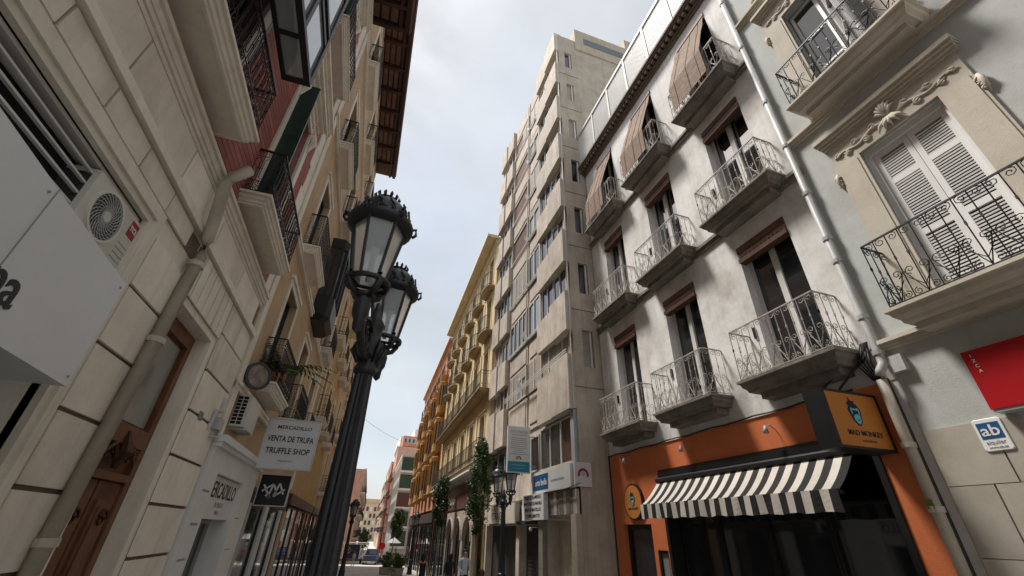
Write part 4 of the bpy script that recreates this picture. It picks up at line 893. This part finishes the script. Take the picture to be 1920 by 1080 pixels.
# white shopfront
mb = tb.mb(); facade(mb, 7.52, 10.95, -1, 2.60, [(8.05, 9.88, -.9, 2.28)], .38, o=.10); mb.box(-.02, .10, 7.52, 7.525, -1, 2.6); mb.box(-.02, .098, 10.94, 10.95, -1, 2.6)
wsf = tb.part('white_shopfront', mb, whitep)
mb = tb.mb(); mb.box(.0, .16, 7.50, 10.97, 2.60, 2.66); mb.box(.0, .20, 7.48, 10.99, 2.66, 2.76); tb.part('shop_cornice', mb, whitep)
for k in range(6): tb.box('joint', inkgrey, .1005, .103, 7.60, 7.92, -.1+.42*k, -.07+.42*k)
for k in range(4): tb.box('joint', inkgrey, .1005, .103, 10.05, 10.4, .2+.5*k, .22+.5*k)
tb.window(8.05, 9.88, -.5, 1.66, -.26, greyf, glass, leaves=2, name='glazed_door')
t = thing('shop_sign', 'white MERCADILLO panel filling the top of the white shop doorway', 'sign', (XL, 8.97, 1.67))
obj('panel', mesh('panel', MB().box(-.24, .03, -.90, .90, 0, .60), whitep), t); text('lettering', 'MERCADILLO', .32, ink, t, (.0325, .0, .40), FACE_R, bold=.003, sx=.88); text('lettering', 'DE TRUFA Y', .10, inkgrey, t, (.0325, 0, .2), FACE_R); text('lettering', 'VINOS', .09, inkgrey, t, (.0325, 0, .09), FACE_R)
# black shopfront beside it
mb = tb.mb(); mb.box(-.02, .06, 11.05, 17.0, 2.02, 2.32); tb.part('shop_fascia', mb, darkgrey)
for y0, y1, m_ in ((11.0, 11.25, greyf), (13.0, 13.5, whitef), (15.6, 16.0, whitef), (16.6, 17.05, tan)): tb.box('shop_pier', m_, -.02, .10, y0, y1, -1.2, 2.02)
for a, b_ in ((11.27, 12.98), (13.52, 15.58), (16.02, 16.58)): tb.window(a, b_, -.9, 2.0, .02, black, glass, leaves=1, name='shop_window')
t = thing('hanging_sign', 'white TRUFFLE SHOP sign board sticking out over the left pavement', 'sign', (-1.52, 10.0, 2.60))
mb = MB(); mb.box(-.49, .49, 0, .10, 0, .93); obj('panel', mesh('panel', mb, panelw), t); mb = MB(); mb.box(-.50, .50, -.01, .11, .932, .955); mb.box(-.50, .50, -.01, .11, -.024, -.002); mb.box(.492, .512, -.01, .11, -.002, .932); mb.box(-.512, -.492, -.01, .11, -.002, .932); obj('frame', mesh('frame', mb, whitef), t)
text('lettering', 'MERCADILLO', .10, ink, t, (.02, -.003, .78), FACE_CAM, bold=.001, sx=1.1); text('lettering', 'VENTA DE TRUFA', .155, ink, t, (0, -.003, .55), FACE_CAM, bold=.003, sx=.70); text('lettering', 'TRUFFLE SHOP', .155, ink, t, (0, -.003, .32), FACE_CAM, bold=.003, sx=.80); text('lettering', 'degustacion', .06, inkgrey, t, (0, -.003, .14), FACE_CAM)
for z in (.15, .75): obj('bracket', mesh('bracket', MB().box(-.7, -.51, .03, .07, z, z+.04), greyf), t)
t = thing('hanging_sign', 'square black sign with white angular mark below the truffle board', 'sign', (-1.79, 11.35, 1.99))
obj('panel', mesh('panel', MB().box(-.30, .30, 0, .09, 0, .60), mat('night_panel', (.012, .014, .022), rough=.35, var=.05, bump=0)), t)
mb = MB(); mb.box(-.315, .315, -.008, .1, .60, .62); mb.box(-.315, .315, -.008, .1, -.02, 0); mb.box(.30, .322, -.008, .1, 0, .6); mb.box(-.322, -.30, -.008, .1, 0, .6); obj('frame', mesh('frame', mb, whitef), t)
mb = MB()
for seg in ([(-.21, .40), (-.03, .14)], [(-.22, .27), (-.02, .42)], [(-.02, .42), (-.08, .15)], [(-.13, .20), (-.03, .14)], [(.03, .17), (.10, .44)], [(.10, .44), (.22, .22)], [(.03, .17), (.23, .32)], [(.0, .40), (.09, .2)]):
    (x0, z0), (x1, z1) = seg; d = Vector((x1-x0, z1-z0)).normalized(); n_ = Vector((-d.y, d.x))*.018
    mb.prism([(x0+n_.x, z0+n_.y), (x0-n_.x, z0-n_.y), (x1-n_.x, z1-n_.y), (x1+n_.x, z1+n_.y)], -.004, -.001)
obj('mark', mesh('mark', mb, whitep), t); obj('bracket', mesh('bracket', MB().box(-.42, -.32, .03, .07, .25, .3), greyf), t)
ho = [('ochre house with white framed balconies halfway down the left side', 17.2, 27.4, 14.5, mat('ochre_plaster', (.52, .34, .15), streak=.3, var=.12), (5.4, 8.9, 12.0)), ('pale beige house behind the second lamp on the left side', 27.5, 40, 15.5, beige, (3.4, 6.6, 9.8, 12.8)), ('brown house at the left end before the cross street', 40.1, 56, 14, tan, (3.0, 6.2, 9.4))]
for lab, a, b_, zt, m_, fls in ho:
    n = int((b_-a)/3.3); h = house(lab, 1, XL, a, b_, zt, m_, fls, [a+1.9+i*(b_-a-1)/n for i in range(n)], 1.1, 2.1, rot=-.012 if a > 27 else 0, bal=('ind',)*4, style='mid', D=.4, eave=.5, gf=2.6, imat=iron2)
    for i in range(n):
        y = a+.4+i*(b_-a-.8)/n; h.window(y, y+(b_-a-.8)/n-.3, -2.2, 2.2, .01, (black, brownsign, greensh)[i % 3], glass, leaves=2, name='shop_window')
    h.box('shop_fascia', (brownsign, darkgrey, greensh)[len(lab) % 3], .0, .1, a+.2, b_-.2, 2.25, 2.58)
# ------------------------------------------------------------------ street lamps
def lamp_meshes():
    M_ = {}
    mb = MB(); mb.lathe([(.20, 0), (.20, .10), (.17, .14), (.155, .40), (.17, .44), (.13, .50), (.115, .8), (.13, .84), (.105, .9)], n=16); M_['base'] = mesh('base', mb, lampiron, True)
    mb = MB(); n = 24
    def flute(r, z): return [((r+.006*cos(12*2*pi*i/48))*cos(2*pi*i/48), (r+.006*cos(12*2*pi*i/48))*sin(2*pi*i/48), z) for i in range(48)]
    mb.loft([flute(.094, .9), flute(.085, 1.6), flute(.070, 2.2), flute(.062, 2.52)]); M_['post'] = mesh('post', mb, lampiron)
    mb = MB(); mb.lathe([(.062, 2.52), (.085, 2.54), (.085, 2.57), (.068, 2.60), (.075, 2.66), (.105, 2.74), (.11, 2.78), (.075, 2.80), (.07, 2.90), (.09, 2.93), (.05, 3.0), (.03, 3.08), (.015, 3.14)], n=16)
    for k in range(8): a = 2*pi*k/8; mb.tube([(.07*cos(a), .07*sin(a), 2.62), (.125*cos(a), .125*sin(a), 2.72), (.11*cos(a), .11*sin(a), 2.79)], [.012, .02, .008], 5)
    M_['capital'] = mesh('capital', mb, lampiron, True)
    # arm along +y from the post to the lantern seat
    mb = MB(); mb.tube([(0, .04, 2.66), (0, .22, 2.62), (0, .40, 2.70), (0, .50, 2.84), (0, .52, 2.90)], [.042, .03, .028, .034, .05], 8)
    mb.tube([(0, .07, 2.86), (0, .2, 2.90), (0, .36, 2.84), (0, .46, 2.74)], .018, 6)
    mb.tube([(0, .20+q, 2.76+p) for p, q in spiral(0, 0, .075, 0, 1.4, 10)], .014, 5); mb.lathe([(.0, 2.64), (.03, 2.67), (.035, 2.74), (.055, 2.78), (.062, 2.86), (.05, 2.90), (.06, 2.92)], (0, .52), 14)
    M_['arm'] = mesh('arm', mb, lampiron, True)
    # lantern, origin at its seat
    mb = MB()
    for k in range(4):
        a = pi/4+2*pi*k/4; mb.tube([(.055*cos(a), .055*sin(a), 0), (.11*cos(a), .11*sin(a), .03), (.155*cos(a), .155*sin(a), .09), (.14*cos(a), .14*sin(a), .15)], [.02, .022, .022, .015], 6)
    mb.tube([(.145*cos(2*pi*k/24), .145*sin(2*pi*k/24), .105) for k in range(25)], .022, 6, cap=False); mb.lathe([(.06, -.01), (.08, .01), (.05, .03)], n=14); M_['cradle'] = mesh('cradle', mb, lampiron, True)
    mb = MB(); 
    for k in range(6): a = 2*pi*k/6+.26; mb.tube([(.118*cos(a), .118*sin(a), .13), (.195*cos(a), .195*sin(a), .60)], .012, 5)
    for r, z, t_ in ((.118, .13, .016), (.196, .60, .020)): mb.tube([(r*cos(2*pi*k/6+.26), r*sin(2*pi*k/6+.26), z) for k in range(7)], t_, 5, cap=False)
    M_['lantern_frame'] = mesh('lantern_frame', mb, lampiron)
    mb = MB(); k0 = [.26+2*pi*k/6 for k in range(2)]
    mb.loft([[(r*cos(a), r*sin(a), z) for r, z in ((.112, .13), (.188, .60), (.184, .60), (.108, .13))] for a in k0]); M_['lantern_pane'] = mesh('lantern_pane', mb, lglass)
    mb = MB(); mb.lathe([(.02, .13), (.02, .35), (.035, .38), (.035, .52), (.02, .56)], n=10); M_['bulb'] = mesh('bulb', mb, mat('bulb_white', (.75, .75, .73), rough=.3, var=0, bump=0), True)
    M_['shading_cone'] = mesh('shading_cone', MB().lathe([(.158, .595), (.135, .45), (.05, .41), (.03, .41)], n=18), darkgrey, True)  # dark cone added inside the lantern to darken the upper part of the glass
    mb = MB(); mb.lathe([(.20, .585), (.245, .60), (.25, .635), (.215, .65), (.205, .68), (.20, .70), (.185, .76), (.145, .82), (.10, .85), (.085, .865), (.09, .885), (.06, .89)], n=24)
    for k in range(24): a = 2*pi*k/24; mb.tube([(.222*cos(a), .222*sin(a), .645), (.226*cos(a), .226*sin(a), .665), (.212*cos(a), .212*sin(a), .69)], [.014, .015, .004], 5)
    for k in range(6):
        a = 2*pi*k/6+.26; mb.tube([(.25*cos(a), .25*sin(a), .60), (.275*cos(a), .275*sin(a), .63), (.27*cos(a), .27*sin(a), .685), (.245*cos(a), .245*sin(a), .67)], .013, 5)
        for dd in (-.3, .3): mb.tube([((.212-.02*i/5)*cos(a+dd+.12*sin(i*1.3)), (.212-.02*i/5)*sin(a+dd+.12*sin(i*1.3)), .67+.028*i) for i in range(5)], .009, 4)
    for k in range(12): a = 2*pi*k/12; mb.tube([(.085*cos(a), .085*sin(a), .875), (.098*cos(a), .098*sin(a), .905), (.092*cos(a), .092*sin(a), .93)], [.012, .014, .005], 5)
    M_['dome'] = mesh('dome', mb, lampiron, True)
    return M_
LM = lamp_meshes()
def street_lamp(label, x, y, ang):
    t = thing('street_lamp', label, 'street lamp', (x, y, ground(y)), ang, 'double lanterns along the street')
    for k in ('base', 'post', 'capital'): obj(k, LM[k], t)
    for f in (0, pi):
        obj('arm', LM['arm'], t, (0, 0, 0), (0, 0, f))
        ln = obj('lantern', LM['lantern_frame'], t, (0, .52*cos(f), 2.92))
        for k in ('cradle', 'dome', 'bulb', 'shading_cone'): obj(k, LM[k], ln)
        for k in range(6): obj('pane', LM['lantern_pane'], ln, (0, 0, 0), (0, 0, 2*pi*k/6))
    return t
street_lamp('large black double lantern on a fluted post, nearest the camera', -.125, 3.27, radians(-10))
street_lamp('black double lantern in front of the concrete building', 4.42, 14.1, radians(6))
street_lamp('black double lantern down the left side before the parked truck', -.05, 28.3, radians(4))
street_lamp('small black double lantern in front of the orange house', 4.42, 35.7, radians(4))

# ------------------------------------------------------------------ trees and plants
def leaves(mb, c, rx, rz, n, rnd, size, clumps):
    cl = []
    for _ in range(clumps):
        a = rnd.uniform(0, 2*pi); h = rnd.uniform(-1, 1); rr = rnd.uniform(.35, 1)*math.sqrt(max(0, 1-abs(h)**2.5))
        cl.append((c[0]+cos(a)*rx*rr*.8, c[1]+sin(a)*rx*rr*.8, c[2]+h*rz, rnd.uniform(.3, .55)*rx))
    for i in range(n):
        x, y, z, r = rnd.choice(cl)
        d = Vector((rnd.gauss(0, 1), rnd.gauss(0, 1), rnd.gauss(0, 1.2))).normalized()*r*rnd.uniform(.3, 1.15)
        p = Vector((x, y, z))+d; u = Vector((rnd.gauss(0, 1), rnd.gauss(0, 1), rnd.gauss(-.5, .8))).normalized(); v = u.orthogonal().normalized(); v = (v+u.cross(v)*rnd.uniform(-1, 1)).normalized()
        s = size*rnd.uniform(.6, 1.3)
        mb.poly([tuple(p-u*s), tuple(p+v*s*.45), tuple(p+u*s), tuple(p-v*s*.45)], 1 if rnd.random() < .22 else 0)
def tree(label, x, y, h, zc0, r, seed, n, size=.055):
    rnd = random.Random(seed); t = thing('street_tree', label, 'tree', (x, y, ground(y)), 0, 'slender street trees')
    mb = MB(); mb.tube([(0, 0, 0), (.02, .01, zc0*.5), (-.01, .02, zc0), (.03, 0, (zc0+h)/2), (0, 0, h*.93)], [.055, .045, .04, .025, .008], 8)
    for k in range(9):
        z = zc0+(h-zc0)*k/10; a = rnd.uniform(0, 2*pi); mb.tube([(0, 0, z), (cos(a)*r*.4, sin(a)*r*.4, z+.25), (cos(a)*r*.75, sin(a)*r*.75, z+.55)], [.02, .013, .005], 5)
    obj('trunk', mesh('trunk', mb, bark, True), t)
    mb = MB(); leaves(mb, (0, 0, (h+zc0)/2), r, (h-zc0)/2, n, rnd, size, 46); obj('crown', mesh('crown', mb, [leaf, leaf2]), t)
    return t
tree('slim dark green tree before the yellow house, nearest of the row', 4.35, 17.0, 5.05, 2.0, .50, 1, 5200)
tree('slim green tree by the arched shop, second of the row', 4.40, 25.3, 4.9, 2.6, .50, 2, 4200, .06)
tree('small round tree far down the right pavement by the crossing', 4.0, 47.5, 4.7, 2.6, .55, 3, 2200, .09)
tree('small round tree farthest down beside the crossing', 4.7, 51.5, 5.0, 2.6, .55, 4, 2200, .09)
tree('small leafy tree beyond the cross street', 1.9, 68.5, 3.6, 1.5, .8, 6, 1800, .12)
tree('leafy tree rooted between concrete and yellow houses', 4.75, 18.6, 5.6, 4.0, .36, 8, 1800, .06)
rnd = random.Random(11)
for lab, x, y, r in (('low leafy shrub in a round tub, left one', 2.75, 35.6, .42), ('low leafy shrub in a round tub, right one', 3.35, 33.6, .46)):
    t = thing('planter', lab, 'planter', (x, y, ground(y)), 0, 'shrubs in tubs')
    obj('tub', mesh('tub', MB().lathe([(.30, 0), (.38, .04), (.42, .36), (.45, .38), (.45, .44), (.38, .44), (.36, .36)], n=20), stone), t)
    mb = MB(); leaves(mb, (0, 0, .75), r+.15, .36, 1500, rnd, .075, 24); obj('foliage', mesh('foliage', mb, [leaf2, leaf]), t)
def palm(label, loc, n, ln, seed):
    rnd = random.Random(seed); t = thing('potted_plant', label, 'plant', loc); obj('pot', mesh('pot', MB().lathe([(.07, 0), (.10, .02), (.12, .2), (.13, .21), (.10, .22)], n=12), mat('terracotta', (.35, .14, .07))), t)
    mb = MB()
    for k in range(n):
        a = rnd.uniform(0, 2*pi); l = ln*rnd.uniform(.7, 1.1); e = rnd.uniform(.5, 1.1)
        P = [Vector((cos(a)*l*f*cos(e*(1-.4*f)), sin(a)*l*f*cos(e*(1-.4*f)), .2+l*(f*sin(e)-.55*f*f))) for f in (0, .25, .5, .75, 1)]
        mb.tube([tuple(p) for p in P], .004, 3)
        sdv = Vector((-sin(a), cos(a), 0))
        for i in range(1, 12):
            f = i/12; j = min(3, int(f*4)); p = P[j].lerp(P[j+1], f*4-j)
            for sg in (-1, 1): q = p+sdv*sg*.15*sin(pi*min(1, f+.15))+Vector((cos(a)*.08, sin(a)*.08, -.05)); w_ = Vector((cos(a), sin(a), 0))*.026; mb.poly([tuple(p-w_), tuple(q), tuple(p+w_)], rnd.random() < .5)
    obj('fronds', mesh('fronds', mb, [leaf2, leaf]), t); return t
palm('feathery potted palm drooping over the lowest tan house balcony', (-1.93, 9.25, 4.1), 20, 1.15, 3); palm('small potted palm at the near end of the lowest balcony', (-1.95, 8.75, 3.92), 9, .55, 5)
palm('bushy potted plant on the upper balcony of the tan house', (-1.95, 12.2, 10.38), 14, .7, 9)

# ------------------------------------------------------------------ people
def person(label, x, y, h, face, top, bottom, hair, pose, longhair=False, bare=False, bag=None):
    """one skinned figure: joints laid out for a height of 1, then scaled"""
    t = thing('person', label, 'person', (x, y, ground(y)), face)
    V = []; E_ = []; Rr = []
    def v(p, r, par=None):
        V.append(Vector(p)*h); Rr.append((r[0]*h, r[1]*h) if isinstance(r, tuple) else (r*h, r*h)); i = len(V)-1
        if par is not None: E_.append((par, i))
        return i
    st = pose.get('stride', .0)
    pel = v((0, 0, .52), (.078, .058)); wst = v((0, 0, .61), (.066, .05), pel); ch = v((0, -.01, .72), (.082, .056), wst); sh = v((0, 0, .80), (.060, .045), ch); nk = v((0, -.005, .855), .030, sh)
    hd = v((0, -.012, .90), (.042, .05), nk); tp = v((0, -.008, .955), (.040, .046), hd); v((0, -.055, .905), .010, hd)
    for sg in (-1, 1):
        v((sg*.043, .0, .905), .010, hd)
        hip = v((sg*.045, 0, .49), (.050, .052), pel); kn = v((sg*.050, -.02+sg*st*.5, .275), .034, hip); an = v((sg*.050, .01+sg*st, .045), .022, kn); v((sg*.055, -.075+sg*st, .016), .017, an)
        s0 = v((sg*.095, 0, .795), .034, sh); el = v((sg*.125, .015+pose.get('eb', 0), .645), .025, s0); wr = v((sg*pose.get('wx', .12), -.03-pose.get('fwd', 0), pose.get('wz', .52)), .016, el)
        d = (V[wr]-V[el]).normalized()/1.0
        pl_ = v((V[wr]+d*.025*h)/h, (.018, .010), wr)
        for k in range(4):
            o = Vector((sg*(.004), (k-1.5)*.0085, 0)); a1 = v((V[pl_]+d*.022*h)/h+o, .0052, pl_); v((V[a1]+d*.02*h)/h+Vector((-sg*.006, -.002, 0)), .0045, a1)
        v((V[pl_]/h)+Vector((-sg*.008, -.020, -.008)), .0055, pl_)
    me = bpy.data.meshes.new('figure'); me.from_pydata([tuple(p) for p in V], E_, []); o = bpy.data.objects.new('figure', me); C.objects.link(o)
    md = o.modifiers.new('s', 'SKIN'); md.use_smooth_shade = True; sv = me.skin_vertices[0].data
    for i, r in enumerate(Rr): sv[i].radius = r; sv[i].use_root = (i == 0)
    sb = o.modifiers.new('b', 'SUBSURF'); sb.levels = 2; sb.render_levels = 2
    dg = bpy.context.evaluated_depsgraph_get(); bm_ = bpy.data.meshes.new_from_object(o.evaluated_get(dg)); bpy.data.objects.remove(o)
    bm_.materials.clear()
    for m_ in (skin, top, bottom, mat('shoe', (.03, .028, .026), rough=.5)): bm_.materials.append(m_)
    for p in bm_.polygons:
        c = p.center/h; arm = abs(c.x) > .088 and c.z < .80 and c.z > .40
        if c.z < .035: i = 3
        elif c.z < .53 and not (arm and abs(c.x) > .10): i = 2
        elif arm: i = 1 if (not bare and c.z > .70-pose.get('sl', .12)) else 0
        elif c.z < (.77 if bare else .845): i = 1
        else: i = 0
        p.material_index = i; p.use_smooth = True
    body = obj('body', bm_, t)
    mb = MB(); n = 14
    for (zz, rx, ry, yy) in ((0, 0, 0, 0),): pass
    prof = [(.028 if longhair else .034, .80 if longhair else .893), (.050, .86 if longhair else .905), (.056, .92), (.055, .955), (.042, .985), (.012, 1.0)]
    mb.loft([[((r*cos(2*pi*i/n))*h, (.014+r*1.05*sin(2*pi*i/n)*(1 if sin(2*pi*i/n) > 0 else .55 if z < .945 else .98))*h, z*h) for i in range(n)] for r, z in prof]); obj('hair', mesh('hair', mb, hair, True), t)
    if bag: 
        mb = MB(); mb.box(.10*h, .22*h, -.02*h, .05*h, .36*h, .50*h); mb.tube([(.12*h, .015*h, .50*h), (.11*h, .02*h, .62*h), (.09*h, .01*h, .80*h)], .008*h, 5); obj('bag', mesh('bag', mb, bag), t)
    return t
black_c = mat('black_cloth', (.02, .02, .03), var=.2); navy_c = mat('navy_cloth', (.025, .03, .06), var=.2); white_c = mat('pale_shirt', (.55, .60, .66), var=.12, scale=8); brown_h = mat('brown_hair', (.075, .035, .02), rough=.5, var=.2); dark_h = mat('dark_hair', (.018, .013, .011), rough=.5); grey_h = mat('grey_hair', (.2, .19, .18)); red_c = mat('red_cloth', (.40, .03, .03)); blue_c = mat('blue_cloth', (.05, .10, .22)); beige_c = mat('beige_cloth', (.5, .45, .38))
person('man in pale blue shirt and dark trousers walking towards camera', 3.67, 15.7, 1.49, 0, white_c, navy_c, dark_h, dict(stride=.05, wz=.60, wx=.085, fwd=.05, sl=.3))
person('person in black top walking away beside the man in the pale shirt', 3.36, 16.5, 1.36, pi*.95, black_c, beige_c, dark_h, dict(stride=.06), longhair=True)
person('person with bare shoulders in a black dress by the arcade', 2.62, 17.6, 1.34, pi*.9, black_c, black_c, dark_h, dict(stride=.04), longhair=True, bare=True)
person('small person with brown hair at the bottom edge of the street', 2.36, 8.7, 1.15, pi*.7, beige_c, navy_c, brown_h, dict(stride=.03), longhair=True)
person('far person in red top by the crossing on the right', 4.95, 54, 1.42, .2, red_c, navy_c, dark_h, dict(stride=.05)); person('far person in blue top beside the one in red', 4.5, 54.6, 1.46, .1, blue_c, navy_c, grey_h, dict(stride=.05))
person('far person dressed in white crossing before the truck', .80, 53, 1.30, -.6, mat('white_cloth', (.7, .69, .66)), mat('cream_cloth', (.55, .52, .46)), brown_h, dict(stride=.07))

# ------------------------------------------------------------------ truck and truss stage at the crossing
t = thing('pickup_truck', 'dark blue pickup truck parked at the crossing, seen from behind', 'truck', (2.85, 59.6, ground(59.6)), radians(-8))
mb = MB(); sec = lambda y, w_, z0, z1: [(-w_, y, z0), (w_, y, z0), (w_*1.02, y, (z0+z1)/2), (w_*.97, y, z1), (-w_*.97, y, z1), (-w_*1.02, y, (z0+z1)/2)]
mb.loft([sec(-1.9, .70, .36, .92), sec(-1.7, .74, .32, .95), sec(.3, .75, .32, .95), sec(1.6, .74, .34, .88), sec(2.3, .68, .38, .78)]); obj('body', mesh('body', mb, truckblue), t)
mb = MB(); mb.loft([[(-.70, -.6, .95), (.70, -.6, .95), (.70, 1.2, .90), (-.70, 1.2, .90)], [(-.58, -.4, 1.52), (.58, -.4, 1.52), (.58, .6, 1.52), (-.58, .6, 1.52)]]); cab = obj('cab', mesh('cab', mb, truckblue), t)
obj('rear_window', mesh('rear_window', MB().loft([[(-.56, -.62, 1.02), (.56, -.62, 1.02), (.50, -.44, 1.44), (-.50, -.44, 1.44)], [(-.56, -.60, 1.02), (.56, -.60, 1.02), (.50, -.42, 1.44), (-.50, -.42, 1.44)]]), glass), cab)
wm = mesh('wheel', MB().loft([[(x, cos(2*pi*i/20)*r, sin(2*pi*i/20)*r) for i in range(20)] for x, r in ((-.11, .26), (-.09, .31), (.09, .31), (.11, .26))]), rubber); rm = mesh('rim', MB().loft([[(x, cos(2*pi*i/16)*.17, sin(2*pi*i/16)*.17) for i in range(16)] for x in (-.115, .115)]), greyf)
for x in (-.66, .66):
    for y in (-1.25, 1.5): obj('rim', rm, obj('wheel', wm, t, (x, y, .31)))
    obj('tail_light', mesh('tail_light', MB().box(-.06, .06, -.03, .0, 0, .24), inkred), t, (x*.97, -1.88, .58))
obj('bumper', mesh('bumper', MB().box(-.70, .70, -2.0, -1.86, .30, .42), greyf), t); obj('tailgate', mesh('tailgate', MB().box(-.56, .56, -1.93, -1.89, .46, .88), truckblue), t); obj('number_plate', mesh('number_plate', MB().box(-.22, .22, -2.012, -2.001, .32, .41), whitep), t)
t = thing('truss_stage', 'trailer stage with white lattice truss and dark banner at the crossing', 'stage', (.55, 61.5, ground(61.5)))
def strut(nm, p, q, r=.05): obj(nm, mesh(nm, MB().tube([p, q], r, 5), whitef), t)
for x in (-1.75, -.95, .95, 1.75):
    strut('post', (x, 0, .45), (x, 0, 2.1)); 
for a, b_ in ((-1.75, -.95), (.95, 1.75)): strut('brace', (a, 0, .45), (b_, 0, 1.3), .035); strut('brace', (b_, 0, 1.3), (a, 0, 2.1), .035); strut('brace', (b_, 0, .45), (a, 0, 1.3), .03)
strut('beam', (-1.85, 0, 2.12), (1.9, 0, 2.12), .06); strut('beam', (-1.85, 0, 1.98), (1.9, 0, 1.98), .03)
bn = obj('banner', mesh('banner', MB().box(-.92, .92, .08, .12, .5, 1.95), navy_c), t); obj('ornament', mesh('ornament', MB().tube([(-.45+q, .06, 1.3+p) for p, q in spiral(0, 0, .34, 0, 1.3, 14)], .05, 5), mat('gold_print', (.42, .24, .10))), bn)
obj('bed', mesh('bed', MB().box(-1.95, 1.95, -.1, 1.6, .30, .48), darkgrey), t)
for x in (-1.3, -.8, 1.2): obj('wheel', wm, t, (x, .2, .31))
obj('loudspeaker', mesh('loudspeaker', MB().box(-1.7, -1.15, .1, .5, 2.2, 2.75), black), t)
t = thing('parasol', 'white market parasol beyond the right pavement tables', 'parasol', (4.3, 50.2, ground(50)))
obj('canopy', mesh('canopy', MB().lathe([(.75, 2.05), (.4, 2.28), (.05, 2.5), (.03, 2.55)], n=8), whitep), t); obj('pole', mesh('pole', MB().tube([(0, 0, 0), (0, 0, 2.5)], .025, 6), greyf), t)
tag(obj('round_sign', mesh('round_sign', MB().loft([[(cos(2*pi*i/24)*.4, y, 1.9+sin(2*pi*i/24)*.4) for i in range(24)] for y in (0, .08)]).tube([(0, .1, 0), (0, .1, 1.9)], .05, 8), red), None, (4.3, 66.5, ground(66.5))), 'red round sign on a post beyond the blue truck', 'sign')
tag(obj('overhead_wire', mesh('overhead_wire', MB().tube([(-2.1+9.0*f, -1.5+9*f, -.9*sin(pi*f)*.9-1.3*f) for f in [i/16 for i in range(17)]], .012, 4), greyf), None, (0, 40, 10.6)), 'thin grey wire sagging across the street', 'wire')

# ------------------------------------------------------------------ bake the unit scale
bpy.context.view_layer.update()
S = Matrix.Scale(K, 4)
for me in bpy.data.meshes: me.transform(S)
for o in bpy.data.objects:
    if o.type in ('MESH', 'EMPTY'): o.location = Vector(o.location)*K
